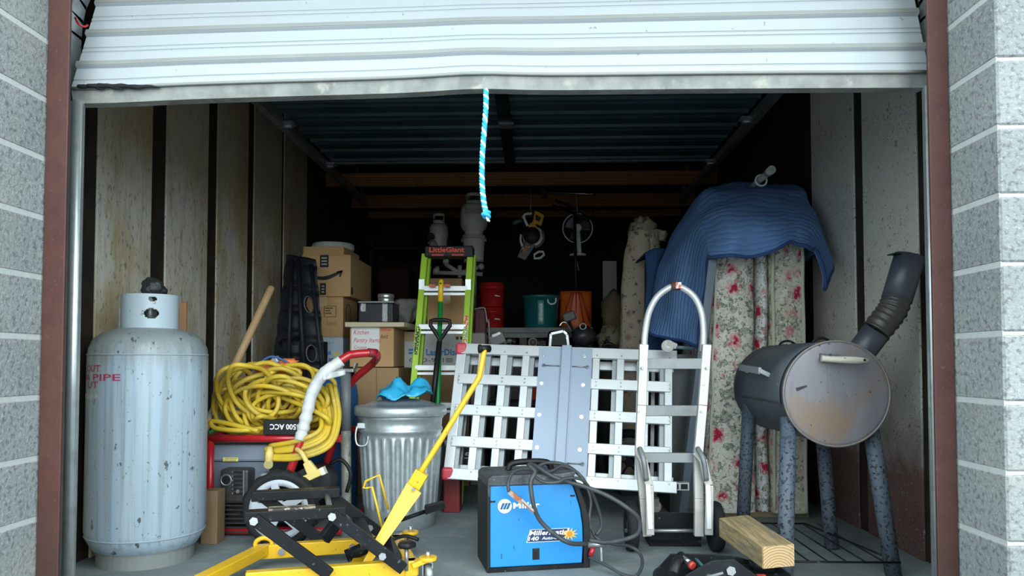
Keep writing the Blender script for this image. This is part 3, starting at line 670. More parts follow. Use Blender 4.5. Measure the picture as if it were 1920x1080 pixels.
# second leaf folded behind the first
for q in (.06,.94): MB().bar(Q(.0,q)+NQ*.10,Q(1.02,q)+NQ*.10,.05,.026,NQ).build('rear_rung', ALU, t, bevel=.003)
for s in (.035,.89,.925,.96): MB().bar(Q(s,.02)+NQ*.115,Q(s,.98)+NQ*.115,.022,.05,NQ).build('rear_channel', ALUD, t, bevel=.002)
for (s,q) in ((0,0),(0,1)):
    c = Q(s,q); m = MB(); m.box(c+V((-.035,-.022,-.035)),c+V((.03,.07,.035))); m.build('red_corner_cap', REDP, t, bevel=.016, seg=3)
for (s,q) in ((1.05,0),(1.05,1)):
    c = Q(s,q)+NQ*.05+V((-.01,0,.02 if q else -.02)); cap = MB(); cap.bar(c+V((-.05,0,0)),c+V((.05,0,0)),.04,.05,YA).build('hinge_socket', ALU, t)
    for k in (-.024,.024): 
        m = MB(); m.box(c+V((k-.018,-.027,-.014)),c+V((k+.018,-.0255,.014))); m.build('socket_hole', BLACK, t)
pl = MB(); pl.bar(Q(.51,-.03)-NQ*.02,Q(.51,.985)-NQ*.02,.305,.006,NQ); gp = pl.build('grey_plate', PLATE, t)
MB().bar(Q(.515,-.04)-NQ*.036,Q(.515,.99)-NQ*.036,.055,.026,NQ).build('plate_stiffener', PLATE, gp, bevel=.003)
for q in (.04,.27,.52,.77):
    for s in (.405,.60):
        c = Q(s,q)-NQ*.024; MB().cyl(c,c-NQ*.004,.011,14).cyl(c,c-NQ*.008,.005,8).build('screw', CHROME, gp)
for q in (.125,.875):
    for s0, s1 in ((.41,.485),(.545,.615)):
        a, b = Q(s0,q)-NQ*.03, Q(s1,q)-NQ*.03
        MB().tube([a,b],.0035,6).torus(a if s0<.5 else b,NQ,.008,.003,10,5).build('hook_wire', STEEL, gp)
for s in (0,.105,.211,.319,.655,.770,.992):
    for q in (.02,.235,.265,.485,.515,.735,.765,.98):
        c = Q(s+.004,q)-NQ*.014; MB().cyl(c,c-NQ*.004,.0055,6).build('rivet', STEEL, t)
MB().box((xs(930,4.2),4.10,0),(xs(1075,4.2),4.22,min(Q(.3,1).z,Q(.5,1).z)-.032)).build('timber_block', mat('dark_timber',(.12,.09,.06),.8), label='dark timber block under the loading ramp behind the welder', cat='timber', bevel=.004)
# ---- yellow and black motorcycle lift
t = thing('motorcycle_lift', 'yellow and black hydraulic motorcycle lift on casters beside the welder', 'lift', PZ(640,1040))
ra = math.radians(18); E = V((math.cos(ra),math.sin(ra),0)); NN = V((-math.sin(ra),math.cos(ra),0))
O0 = V((-.50,2.97,0)); WID = .42
def Lf(x, y, z): return O0+E*x+NN*y+Z*z        # x along the rails (negative to the left), y away from the camera
for y, x0 in ((0,-.62),(WID,-.58)):
    MB().bar(Lf(x0,y,.065),Lf(.03,y,.065),.045,.06).build('base_rail', YEL, t, bevel=.004)
for x in (-.595,-.02): pass
MB().bar(Lf(.0,-.03,.065),Lf(.0,WID+.03,.065),.05,.06).build('rear_cross_member', YEL, t, bevel=.004)
MB().bar(Lf(-.22,0,.06),Lf(-.14,WID,.06),.05,.03).build('diagonal_brace', YEL, t, bevel=.003)
# slanted front foot
fa, fb = Lf(-.57,WID,.075), Lf(-.60,-.02,.05)
MB().bar(fa,V((fa.x-.10,fa.y-.40,.05)),.055,.045).build('front_foot', YEL, t, bevel=.004)
a = fa+V((0,0,.02)); MB().tube(cr([a+V((-.03,-.02,-.02)),a+V((-.03,-.02,.015)),a+V((.0,-.01,.03)),a+V((.03,.0,.015)),a+V((.03,0,-.02))],5),.010,8).build('front_foot_hook', YEL, t)
m = MB(); m.cyl(Lf(-.55,-.09,.03),Lf(-.55,-.13,.03),.03,16); m.build('floor_roller', RUBBER, t)
# black parallelogram arms and saddle beams
ZB = .305
def beam(xa, xb, y):
    m = MB(); a, b = Lf(xa,y,ZB), Lf(xb,y,ZB)
    m.bar(a,b,.06,.042); return m.build('saddle_beam', BLACKM, t, bevel=.004)
nb = beam(-.625,-.255,-.02); fb_ = beam(-.625,-.255,WID+.0)
RUBP = mat('worn_rubber_pad',(.05,.045,.04),.7,layers=[n_(22,.48,.56,(.25,.2,.14)),n_(40,.58,.62,(.45,.4,.3))])
MB().bar(Lf(-.54,-.02,ZB+.024),Lf(-.37,-.02,ZB+.024),.058,.006).build('saddle_pad', RUBP, nb)
for y in (-.055,WID+.035):
    for xa, xb in ((-.59,-.315),(-.31,-.035)):
        m = MB(); m.bar(Lf(xa,y,ZB-.004),Lf(xb,y,.075),.026,.046); m.build('scissor_arm', BLACKM, t, bevel=.003)
    for xa in (-.59,-.31):
        c = Lf(xa,y,ZB-.008); m = MB(); m.cyl(c-NN*.013,c-NN*.030,.016,6); m.build('pivot_bolt', CHROME, t)
    c = Lf(-.12,y,.135); m = MB(); m.cyl(c-NN*.013,c-NN*.03,.015,6); m.build('pivot_bolt', CHROME, t)
for x in (-.50,-.20):
    c = Lf(x,WID,.065); m = MB(); m.cyl(c-NN*.022,c-NN*.036,.015,8); m.build('rail_bolt', CHROME, t)
MB().tube([Lf(-.31,-.05,ZB-.01),Lf(-.31,WID+.04,ZB-.01)],.012,8).build('cross_shaft', STEEL, t)
MB().bar(Lf(-.17,-.04,.17),Lf(-.17,WID+.03,.17),.05,.03).build('arm_cross_plate', BLACKM, t)
MB().bar(Lf(-.33,.20,.15),Lf(-.25,.25,.24),.03,.05).build('bracket_strut', BLACKM, t, bevel=.003)
m = MB(); m.tube([Lf(-.24,.18,.08),Lf(-.08,.18,.14)],.026,14); m.build('hydraulic_cylinder', BLACKM, t)
m = MB(); m.poly3([P(712,1015,3.06),P(730,1000,3.06),P(758,1052,3.03),P(745,1062,3.02)],(0,.01,0)); m.build('pump_plate', BLACKM, t)
# lever housing: two yellow side plates, then the bent handle
def plate(a, b, c, d, nm): 
    m = MB(); m.poly3([a,b,c,d],(0,.006,0)); return m.build(nm, YEL, t, bevel=.001)
plate(P(674,1064,2.95),P(688,1066,2.95),P(790,925,3.13),P(763,905,3.13),'lever_plate')
plate(P(735,955,3.22),P(752,968,3.22),P(797,898,3.22),P(783,886,3.22),'lever_plate')
m = MB(); m.bar(P(776,912,3.17),P(792,885,3.17),.06,.05,YA); m.build('lever_clamp', YEL, t, bevel=.004)
c = P(776,917,3.12); m = MB(); m.cyl(c,c+V((0,-.012,0)),.008,8); m.build('clamp_bolt', STEEL, t)
hpts = cr([P(786,890,3.17),P(840,803,3.20),P(876,744,3.22),P(893,717,3.23),P(899,705,3.235),P(903,685,3.24),P(908,656,3.25)],6)
MB().tube(hpts,.0125,12).build('lever_handle', YEL, t)
a = P(899,654,3.24); m = MB(); m.tube([a,P(918,654,3.27)],.0165,12).tube([a+V((-.003,-.003,0)),a+V((.006,0,0))],.02,12); m.build('handle_grip', BLACK, t)
wp = [P(718,996,3.2),P(709,958,3.2),P(698,913,3.2),P(690,915,3.2),P(681,915,3.2),P(686,902,3.2),P(711,890,3.2),P(719,920,3.25),P(728,956,3.25)]
m = MB(); m.tube(wp,.0055,6); m.build('safety_wire_handle', YEL, t)
# foot pedal
m = MB(); m.tube([P(752,975,3.3),P(800,958,3.35)],.009,8); pd = m.build('pedal_rod', BLACKM, t)
m = MB(); m.hull([P(795,951,3.33),P(834,943,3.35),P(836,952,3.3),P(798,966,3.3),P(796,946,3.36),P(830,938,3.4),P(836,948,3.36),P(797,960,3.36)]); m.build('pedal_pad', BLACK, pd, bevel=.003)
m = MB(); m.tube(cr([P(735,1012,3.15),P(760,1005,3.2),P(785,1012,3.22)],5),.008,6); m.build('release_pedal', BLACK, t)
# casters on yellow outriggers, with black levelling knobs
for (x,y) in ((.055,-.03),(.055,WID+.02)):
    c = Lf(x,y,0)
    m = MB(); m.bar(Lf(.0,y,.08),Lf(.06,y,.10),.05,.02).cyl(c+V((0.01,0,.095)),c+V((.01,0,.11)),.036,20); br = m.build('caster_bracket', YEL, t, bevel=.003)
    m = MB(); m.cyl(c+V((.01,0,.11)),c+V((.01,0,.128)),.011,6); m.build('caster_nut', CHROME, br)
    m = MB(); m.lathe([(0,-.015),(.035,-.015),(.04,-.01),(.04,.01),(.035,.015),(0,.015)],c+V((.012,0,.042)),20,ax=E); wh = m.build('caster_wheel', STEEL, t)
    m = MB()
    for sg in (-1,1): m.box(c+V((.012+sg*.019-.002,-.02,.04)),c+V((.012+sg*.019+.002,.02,.092)))
    m.box(c+V((-.009,-.02,.090)),c+V((.033,.02,.096)))
    m.build('caster_fork', CHROME, wh)
    k = Lf(-.02,y,0); m = MB(); m.cyl(k+V((0,0,.06)),k+V((0,0,.155)),.008,8); sp_ = m.build('levelling_screw', STEEL, t)
    m = MB(); m.lathe([(0,.15),(.03,.15),(.034,.157),(.034,.168),(.028,.174),(.0,.176)],k,16,fn=lambda r,h,a: r*(1+.1*math.cos(5*a))); m.build('levelling_knob', BLACK, sp_)
# ---- floor jack with timber on it
t = thing('floor_jack', 'low black floor jack under the timber at bottom right', 'jack', (P(1370,1060,2.75).x,2.75,0))
def jp(v, u, Y): return P(u,v,Y)
m = MB()
for Y, dz in ((2.66,0),(2.95,0)):
    pts = [(.47,.0),(.47,.05),(.53,.115),(.62,.165 if Y < 2.8 else .115),(.70,.172 if Y < 2.8 else .115),(.79,.105),(.98,.05),(.98,.0)]
    m = MB(); m.prism(pts,(0,Y,.015),XA,Z,(0,.008,0)); sp2 = m.build('side_plate', BLACKM, t, bevel=.002)
    if Y > 2.8: continue
    m = MB(); m.cyl((.685,Y-.002,.15),(.685,Y-.018,.15),.017,6); m.build('pivot_nut', CHROME, sp2)
    m = MB(); m.bar((.57,Y-.002,.115),(.66,Y-.002,.14),.004,.008); m.build('plate_rib', STEEL, sp2)
m = MB(); m.box((.60,2.70,.05),(.94,2.93,.10)); m.build('lift_arm', BLACKM, t, bevel=.006)
m = MB(); m.cyl((.86,2.86,.10),(.86,2.86,.128),.05,20); m.build('saddle', BLACKM, t)
m = MB(); m.tube([P(1275,1042,2.80),P(1300,1064,2.72)],.018,12); hs2 = m.build('handle_socket', BLACK, t)
m = MB(); m.tube([P(1281,1045,2.77),P(1293,1054,2.73)],.008,8); m.build('chrome_pin', CHROME, hs2)
m = MB(); m.tube([P(1295,1058,2.70),P(1300,1062,2.69)],.014,10); m.build('red_cap', mat('orange_red',(.45,.05,.03),.4), hs2)
for Y in (2.63,2.98):
    for x in (.50,.95):
        m = MB(); m.cyl((x,Y,.03),(x,Y+.04,.03),.03,18); m.build('jack_wheel', RUBBER, t)
m = MB(); m.tube([P(1262,1078,2.7),P(1270,1052,2.75),P(1285,1048,2.8)],.02,10); m.build('handle_yoke', BLACK, t)
m = MB(); m.tube([P(1305,1048,2.9),P(1325,1070,2.72)],.006,6); m.build('return_spring', mat('teal_paint',(.05,.2,.2),.5), t)
m = MB(); m.box((.79,2.69,.105),(.82,2.71,.122)); m.build('red_marker', RED, t)
zt_, zb_ = .211, .131
ft4 = [PZ(1429,1025,zt_),PZ(1489,1020,zt_),PZ(1403,965,zt_),PZ(1348,971,zt_)]
m = MB(); m.hull([V((p.x,p.y,zb_)) for p in ft4]+ft4)
tb = m.build('timber_post', TIMBER, label='thick weathered timber lying on the black floor jack', cat='timber', bevel=.003)
a, b = ft4[0], ft4[1]; n0 = (b-a).cross(Z).normalized(); n0 = n0 if n0.y < 0 else -n0
m = MB(); m.hull([a+n0*.0005+V((.002,0,-.079)),b+n0*.0005+V((-.002,0,-.079)),b+n0*.003+V((-.002,0,-.079)),a+n0*.003+V((.002,0,-.079)),a+n0*.0005+V((.002,0,-.002)),b+n0*.0005+V((-.002,0,-.002)),b+n0*.003+V((-.002,0,-.002)),a+n0*.003+V((.002,0,-.002))]); m.build('sawn_end', ENDG, tb, label='pale sawn end with growth rings')
# ---- drum smoker
YS = 3.1; sc0 = P(1568,738,YS); RS = .2125; LS = .78
t = thing('drum_smoker', 'grey steel drum smoker on four spotted pipe legs with bent chimney', 'smoker', (sc0.x,YS+.35,0))
MB().lathe([(RS,.0),(RS+.004,.012),(RS,.02),(RS,.2),(RS,LS-.02),(RS+.004,LS-.01),(RS,LS),(0,LS)],sc0,64,ax=YA).build('drum_body', SMOKG, t)
door = MB().lathe([(0,-.012),(RS*.6,-.011),(RS-.012,-.008),(RS+.006,-.004),(RS+.007,.006)],sc0,64,ax=YA).build('end_door', SMOKD, t)
MB().torus(sc0+V((0,-.004,0)),YA,RS+.004,.005,64,6).build('door_rim', mat('rim_metal',(.2,.19,.19),.5,.3,layers=[n_(20,.5,.65,(.3,.22,.14))]), door)
for (du,dv,w_,h_,a) in ((1503,727,.042,.014,.35),):
    c = P(du,dv,YS-.012); m = MB(); m.bar(c+V((-w_/2,0,-a*w_/2)),c+V((w_/2,0,a*w_/2)),.002,h_,Z,h1=h_*.5); m.build('paint_chip', mat('chip_black',(.02,.022,.026),.5), door)
ha, hb = P(1540,672,YS-.05), P(1628,676,YS-.05)
m = MB(); m.tube(cr([ha,ha.lerp(hb,.3)+V((0,-.004,-.002)),hb],6),[.014,.013,.013,.013,.013,.013,.013,.014,.0145,.015,.0145,.012,.008],12); hw = m.build('wooden_handle', mat('bleached_wood',(.55,.52,.45),.6,layers=[n_(12,.5,.7,(.4,.36,.3),1,(.3,1,3))]), door)
m = MB(); m.bar(P(1537,669,YS-.016),P(1556,671,YS-.016),.03,.012,YA).bar(P(1556,671,YS-.03),P(1572,672,YS-.03),.034,.03,YA); m.build('handle_strap', mat('dark_strap',(.12,.12,.125),.5,.3), hw)
for u in (1584,1621):
    c = P(u,673 if u<1600 else 675,YS-.062); m = MB(); m.cyl(c+V((0,.006,0)),c+V((0,-.004,0)),.005,8); m.build('handle_screw', BLACK, hw)
# top lid on the drum's left shoulder
def lidf(u, v):
    a = math.radians(100+u*92); r = RS+.004
    return V((sc0.x+math.cos(a)*r, YS+.05+v*(LS-.1), sc0.z+math.sin(a)*r))
lid_ = MB().grid(lidf,20,4).build('side_lid', SMOKG, t, solid=.004)
a = P(1395,687,YS+.62); b = P(1438,697,YS+.25)
c0 = lidf(.62,.75); c1 = lidf(.66,.25)
m = MB(); o_ = V((-.04,0,.02)); m.bar(c0+o_,c1+o_,.014,.03,Z).bar(c0,c0+o_,.02,.02,YA).bar(c1,c1+o_,.02,.02,YA); m.build('lid_handle', mat('zinc_strap',(.3,.33,.35),.4,.4), lid_, bevel=.002)
for y in (.12,.55):
    m = MB(); q = V((sc0.x-.02,YS+y,sc0.z+RS)); m.tube(cr([q+V((-.03,0,0)),q+V((-.015,0,.016)),q+V((.02,0,.02)),q+V((.05,0,.002))],4),.006,6); m.build('lid_hinge', BLACKM, t)
for (u,v,Y) in ((1394,740,3.7),(1455,753,3.25)):
    p = P(u,v,Y); d = (V((p.x,0,p.z))-V((sc0.x,0,sc0.z))).normalized(); q = V((sc0.x,Y,sc0.z))+d*RS; m = MB(); m.ball(q,.005,8); m.build('rivet', CHROME, t)
# legs
FL0, FL1 = P(1478,800,3.14), V((xs(1469,3.0),3.02,0)); FR0, FR1 = P(1634,810,3.16), V((xs(1668,3.14),3.14,0))
BR0, BR1 = P(1541,800,3.72), V((xs(1556,3.57),3.58,0)); BLa, BLb = P(1404,770,3.74), V((xs(1392,3.72),3.76,0))
for a, b in ((FL0,FL1),(FR0,FR1),(BR0,BR1),(BLa,BLb)):
    a = b+(a-b)*1.06; MB().tube([a,a.lerp(b,.5),b],.0325,16).build('leg', SMOKL, t)
# wire shelf between the legs, low down
zs_ = .075; sh = MB(); y0, y1 = 3.06, 3.78; xa0, xa1 = FL1.x-.14, FR1.x-.01
sh.tube([(xa0,y0,zs_),(xa1,y0,zs_)],.005,6).tube([(xa0,y1,zs_),(xa1-.12,y1,zs_)],.005,6)
fr_ = sh.build('shelf_frame', BLACKM, t)
for k in range(8):
    x = xa0+.03+k*.075; MB().tube([(x,y0,zs_),(x+.0,y1,zs_)],.0035,6).build('shelf_rod', BLACKM, t)
MB().tube([(xa1,y0,zs_),(xa1-.12,y1,zs_)],.005,6).build('shelf_edge', BLACKM, t)
# chimney
CY = 3.22
low = [P(1590,690,CY+.05),P(1618,655,CY+.03),P(1645,620,CY)]
MB().tube(low,.058,24).build('chimney_base', PIPE, t)
el = cr([P(1642,622,CY),P(1660,600,CY),P(1673,582,CY),P(1682,560,CY)],12); rr = [.060+.0028*math.cos(i*2*PI/6) for i in range(len(el))]
MB().tube(el,rr,24).build('chimney_elbow', mat('elbow_metal',(.075,.073,.07),.45,.3,layers=[n_(14,.5,.65,(.1,.085,.07))]), t)
up = [P(1681,563,CY),P(1706,480,CY)]
MB().tube(up,.062,24).build('chimney_pipe', PIPE, t)
c = up[1]; m = MB(); m.bar(c+V((-.09,-.01,.006)),c+V((.02,-.01,.003)),.05,.004); m.build('chimney_damper', BLACKM, t)
# ================================================================ LEFT SIDE
# ---- generator with red tube frame
GX0, GX1 = xs(390,3.75), xs(632,3.95)
t = thing('generator', 'black and grey portable generator in a red tube frame with wheel', 'generator', ((GX0+GX1)/2,3.95,0))
rA, rB = P(388,822,3.72), P(640,822,3.72)
MB().tube([rA,rB],.020,12).build('front_rail', RED, t)
MB().tube([rA+V((0,.5,0)),rB+V((-.02,.5,0))],.020,12).build('rear_rail', RED, t)
MB().tube([rA,rA+V((0,.5,0))],.020,12).build('side_rail', RED, t)
for y in (0,.5): MB().tube([V((rA.x+.02,3.72+y,rA.z)),V((rA.x+.02,3.72+y,.03))],.018,10).build('frame_post', RED, t)
MB().tube([V((rA.x+.02,3.74,.03)),V((rB.x,3.74,.03))],.02,10).build('bottom_rail', RED, t)
MB().tube([V((rA.x+.02,4.2,.03)),V((rB.x,4.2,.03))],.02,10).build('bottom_rail', RED, t)
# near handle arm (wrapped), cross bar and far arm
arm = cr([P(541,893,3.64),P(556,850,3.64),P(571,800,3.65),P(583,745,3.66),P(605,703,3.67),P(648,670,3.70),P(665,664,3.72),P(703,661,3.76)],6)
MB().tube(arm,.0205,14).build('handle_arm', RED, t)
far = cr([P(703,661,3.76),P(707,668,3.80),P(698,682,3.95),P(655,722,4.08),P(638,775,4.1),P(625,830,4.12),P(600,905,4.14)],6)
MB().tube(far,.0205,14).build('handle_arm', RED, t)
MB().tube([P(690,661,3.742),P(706,663,3.775)],.023,12).build('handle_grip', mat('dark_red_grip',(.16,.015,.02),.6), t)
wr = cr([P(563,826,3.64),P(568,806,3.65),P(577,770,3.655),P(585,738,3.66),P(606,702,3.67),P(640,676,3.69)],8)
WRAP = mat('white_wrap_tape',(.62,.64,.64),.55,layers=[n_(9,.45,.65,(.5,.52,.53)),n_(22,.6,.7,(.6,.6,.45),.7)],bump=.5,bscale=30,bdist=.01)
m = MB(); m.tube(wr,[.030+.006*noise.noise(V((i*.5,1,2))) for i in range(len(wr))],14); wrp = m.build('tape_wrap', WRAP, t)
m = MB(); m.grid(lambda u,v: P(606+u*42,700-u*6+v*14*(1-u*.4),3.64+.02*math.sin(u*6)),8,4).build('loose_tape_end', WRAP, wrp, solid=.002)
# grey side panel with sticker
gp0, gp1 = P(396,834,3.78), P(508,834,3.78)
zb2 = zs(918,3.78)
MB().box((gp0.x,3.78,zs(868,3.78)),(gp1.x,4.15,gp0.z)).build('fuel_tank', mat('generator_grey',(.20,.24,.30),.45), t, bevel=.012)
MB().box((gp0.x-.005,3.79,zb2-.08),(gp1.x-.01,4.15,zs(869,3.78))).build('grey_panel', mat('generator_grey_dark',(.13,.16,.205),.5), t, bevel=.006)
s0 = P(418,865,3.776); st = MB().box((s0.x,3.7765,s0.z),(s0.x+.078,3.779,s0.z+.02)).build('warning_sticker', mat('sticker_yellow',(.75,.68,.22),.5), t)
text('CAUTION', INKB, s0+V((.012,-.001,.012)), XA, Z, .006, st, width=.06); text('HOT SURFACE', INKB, s0+V((.01,-.001,.003)), XA, Z, .005, st, width=.06)
# engine: muffler guard, fins, pulley
GUARD = mat('engine_black',(.035,.036,.037),.45,.2,layers=[n_(20,.5,.7,(.07,.07,.07))])
mg0, mg1 = P(412,880,3.70), P(466,880,3.70)
mz0 = zs(948,3.70)
mg = MB().box((mg0.x,3.70,mz0),(mg1.x,3.80,mg0.z)).build('muffler_guard', GUARD, t, bevel=.014)
c = P(424,900,3.698); MB().torus(c,YA,.026,.005,20,6).build('exhaust_port', STEEL, mg); MB().cyl(c,c+V((0,-.002,0)),.024,18).build('exhaust_hole', BLACK, mg)
for k in range(6):
    a = P(438,885+k*8,3.698); MB().box(a+V((0,-.002,-.006)),a+V((.045,0,.004))).build('vent_slot', BLACK, mg)
    MB().cyl(a+V((-.004,-.003,0)),a+V((-.004,0,0)),.004,6).build('guard_rivet', CHROME, mg)
MB().bar(P(457,882,3.697),P(457,930,3.697),.006,.006,YA).build('chrome_edge', CHROME, mg)
c = P(447,921,3.697); MB().cyl(c,c+V((0,-.01,0)),.010,8).build('guard_bolt', CHROME, mg)
for k in range(7):
    z = mz0-.012-k*.022
    MB().box((mg0.x+.01,3.72,z-.005),(mg1.x+.02,3.9,z+.003)).build('cooling_fin', GUARD, t)
MB().box((mg0.x+.02,3.74,.06),(mg1.x+.3,4.1,mz0)).build('engine_block', BLACK, t, bevel=.01)
cs = P(512,900,3.70); MB().box(cs+V((-.07,0,-.025)),cs+V((.05,.08,.035))).build('air_cleaner', mat('air_cleaner_grey',(.30,.32,.33),.5,.3,layers=[v_(60,.1,.3,(.12,.12,.12))]), t, bevel=.01)
cs = P(590,905,3.8); m = MB(); m.cyl(cs+V((0,-.1,0)),cs+V((0,.12,0)),.09,24); m.build('alternator', GUARD, t)
cs = P(640,880,3.9); m = MB(); m.tube(cr([cs+V((-.06,0,.03)),cs+V((0,0,.05)),cs+V((.05,0,-.02)),cs+V((.03,0,-.12))],6),.010,8); m.build('black_hose', BLACK, t)
# wheel
wc = P(527,958,3.52); wc.z = .184; RW = .182
wt_ = MB(); wt_.lathe([(RW-.04,-.03),(RW-.012,-.034),(RW,-.02),(RW,.02),(RW-.012,.034),(RW-.04,.03),(RW-.044,0),(RW-.04,-.03)],wc,48,ax=YA,fn=lambda r,h,a: r+(.004*math.copysign(1,math.sin(a*24)) if r > RW-.005 else 0)); ty = wt_.build('wheel_tyre', RUBBER, t)
RIM = mat('rim_grey',(.50,.54,.60),.4,.0)
MB().lathe([(RW-.070,-.030),(RW-.040,-.036),(RW-.040,.028),(RW-.070,.026),(RW-.070,-.030)],wc,48,ax=YA).build('wheel_rim', RIM, t)
for k in range(5):
    a = k*2*PI/5+.5; d = V((math.cos(a),0,math.sin(a))); MB().bar(wc+d*.02+V((0,-.025,0)),wc+d*(RW-.05)+V((0,-.027,0)),.048,.016,YA,w1=.032).build('spoke', RIM, t, bevel=.002)
MB().cyl(wc+V((0,-.03,0)),wc+V((0,.03,0)),.032,20).cyl(wc+V((0,-.04,0)),wc+V((0,-.03,0)),.014,8).build('wheel_hub', RIM, t)
m = MB(); m.tube([wc+V((0,.03,0)),wc+V((0,.6,0))],.01,8); m.build('axle', STEEL, t)
# ---- black generator carton wedged in the pile, printed upside down
bx = P(500,818,3.74); 
t = thing('black_carton', 'small black carton with white upside-down print under the yellow cord', 'box', (bx.x+.1,3.75,bx.z))
MB().box((bx.x,3.69,rA.z+.021),(bx.x+.20,3.80,rA.z+.021+.075)).build('carton', BLACK, t, bevel=.003)
text('5500 ACC', INKW, V((bx.x+.185,3.689,rA.z+.075)), -XA, -Z, .026, t, width=.15, nrm=(0,-1,0), bold=.02)
# ---- yellow extension cord heap
random.seed(11)
t = thing('extension_cord', 'big tangled heap of yellow extension cord on the generator', 'extension cord', P(515,815,3.9))
pts = []
NL = 32
for i in range(NL):
    f = i/NL
    cu, cv = 508+random.uniform(-70,75), 760+random.uniform(-30,22); ru, rv = random.uniform(30,86), random.uniform(26,60)
    cu = min(max(cu, 402+ru), 628-ru); rot = random.uniform(-1.2,1.2); ph = random.uniform(0,6.28) if i == 0 else ph
    yb = 3.98-.22*f+random.uniform(-.08,.08); ty_ = random.uniform(-.10,.10)
    for k in range(9):
        a = ph+k*2*PI/9.0*1.03; x = math.cos(a)*ru; y = math.sin(a)*rv
        u = cu+x*math.cos(rot)-y*math.sin(rot); v = cv+x*math.sin(rot)*.6+y
        v = min(v, 811); Y = yb+ty_*math.sin(a)+.05*math.cos(a*2)+(.04 if v > 800 else 0)
        if v > 784 and 480 < u < 590: Y = max(Y, 3.9)
        pts.append(P(min(max(u,396),640), max(v,686), Y))
    ph = a+.7
# strand running along the rail and loops hanging over the right end
pts += [P(600,780,3.80),P(560,790,3.86),P(470,806,3.70),P(405,803,3.72),P(398,790,3.75),P(430,795,3.72),P(485,808,3.69)]
m = MB(); m.tube(cr(pts,6),.0125,8); m.build('cord', YCORD, t)
pts = []
for i in range(7):
    dy = random.uniform(-.03,.03)
    fam = [P(506,836+i*4,3.67+dy),P(560,826+i*5.5,3.63+dy),P(600+i*3,806+i*5,3.66+dy),P(600+i*6,772+i*2,3.74+dy),P(586+i*7,742-i*3,3.82+dy)]
    pts += fam if i % 2 == 0 else fam[::-1]
m = MB(); m.tube(cr(pts,7),.0125,8); m.build('hanging_loops', YCORD, t)
m = MB(); m.tube(cr([P(556,842,3.62),P(566,850,3.58),P(578,872,3.56)],5),.012,8); m.build('outlet_lead', YPLUG, t)
a, b, c = P(575,866,3.56), P(588,888,3.55), P(588,888,3.55)
m = MB(); m.bar(a,b,.035,.03,YA,w1=.055); m.bar(P(570,899,3.55),P(609,881,3.55),.034,.036,YA); tp_ = m.build('triple_outlet', YPLUG, t, bevel=.005)
m = MB(); m.bar(P(603,884,3.55),P(610,881,3.55),.036,.038,YA); m.build('outlet_face', mat('outlet_cream',(.75,.72,.58),.5), tp_)
m = MB(); m.tube([P(506,838,3.64),P(505,850,3.63),P(504,868,3.63)],[.013,.02,.022],10); m.build('plug', YPLUG, t)
m = MB(); m.cyl(P(504,868,3.63),P(503,872,3.61),.022,12); m.build('plug_face', mat('plug_clear',(.5,.42,.2),.3), t)
m = MB(); m.tube(cr([P(392,812,3.74),P(405,806,3.73),P(430,808,3.72),P(455,811,3.72)],5),.010,8); m.build('green_cord', mat('green_cord',(.03,.22,.07),.5), label='thin green cord lying on the red generator rail', cat='cord')
# ---- orange safety vest bundle on top of the cord
vc = P(522,688,3.9)
t = thing('safety_vest', 'bundled orange safety vest with silver stripes on the yellow cord', 'safety vest', vc)
ORG = mat('hi_vis_orange',(.78,.22,.07),.6,layers=[n_(10,.5,.7,(.65,.15,.04))]); SIL = mat('reflective_silver',(.42,.46,.5),.35,.4)
m = MB(); m.grid(bagf(vc+V((-.06,0,.0)),.075,.07,.03,1,.5,3),20,10,True,True); m.build('fabric_fold', ORG, t)
m = MB(); m.grid(bagf(vc+V((.05,-.01,-.005)),.07,.06,.026,5,.5,3),20,10,True,True); m.build('fabric_fold', ORG, t)
m = MB(); m.grid(bagf(vc+V((.04,.02,.026)),.055,.04,.018,8,.5,3),20,10,True,True); m.build('fabric_fold', ORG, t)
m = MB(); m.bar(vc+V((-.005,-.045,-.022)),vc+V((.005,-.05,.024)),.05,.03,YA).bar(vc+V((-.02,-.02,.03)),vc+V((.01,-.03,.045)),.035,.03,YA); m.build('reflective_stripe', SIL, t, bevel=.006)
m = MB(); m.tube(cr([vc+V((-.13,-.05,-.02)),vc+V((-.08,-.06,.02)),vc+V((-.02,-.05,.055)),vc+V((.05,-.04,.03)),vc+V((.11,-.04,-.015))],5),.006,6); m.build('blue_tie', mat('tie_blue',(.03,.1,.3),.6), t)
# ---- steel jack post standing right of the cord
b0 = V((xs(652,4.0),4.0,0)); tp = P(648,698,4.0)
t = thing('steel_post', 'weathered grey steel pipe post with a saddle on top', 'post', b0)
m = MB(); m.tube([b0,b0.lerp(tp,.62)],.027,14); m.build('pipe', mat('galv_pipe',(.30,.31,.28),.6,.3,layers=[n_(25,.5,.62,(.45,.45,.4)),n_(40,.6,.66,(.14,.13,.11))]), t)
m = MB(); m.tube([b0.lerp(tp,.62),tp],.029,14); m.build('sleeve', mat('sleeve_grey',(.15,.17,.19),.5), t)
m = MB(); m.bar(tp+V((-.05,0,.01)),tp+V((.05,0,.01)),.06,.02).bar(tp+V((-.05,0,.02)),tp+V((-.06,0,.05)),.06,.01,XA).bar(tp+V((.05,0,.02)),tp+V((.06,0,.05)),.06,.01,XA); m.build('saddle', STEEL, t, bevel=.003)
m = MB(); m.box(b0+V((-.06,-.06,0)),b0+V((.06,.06,.01))); m.build('base_plate', STEEL, t)
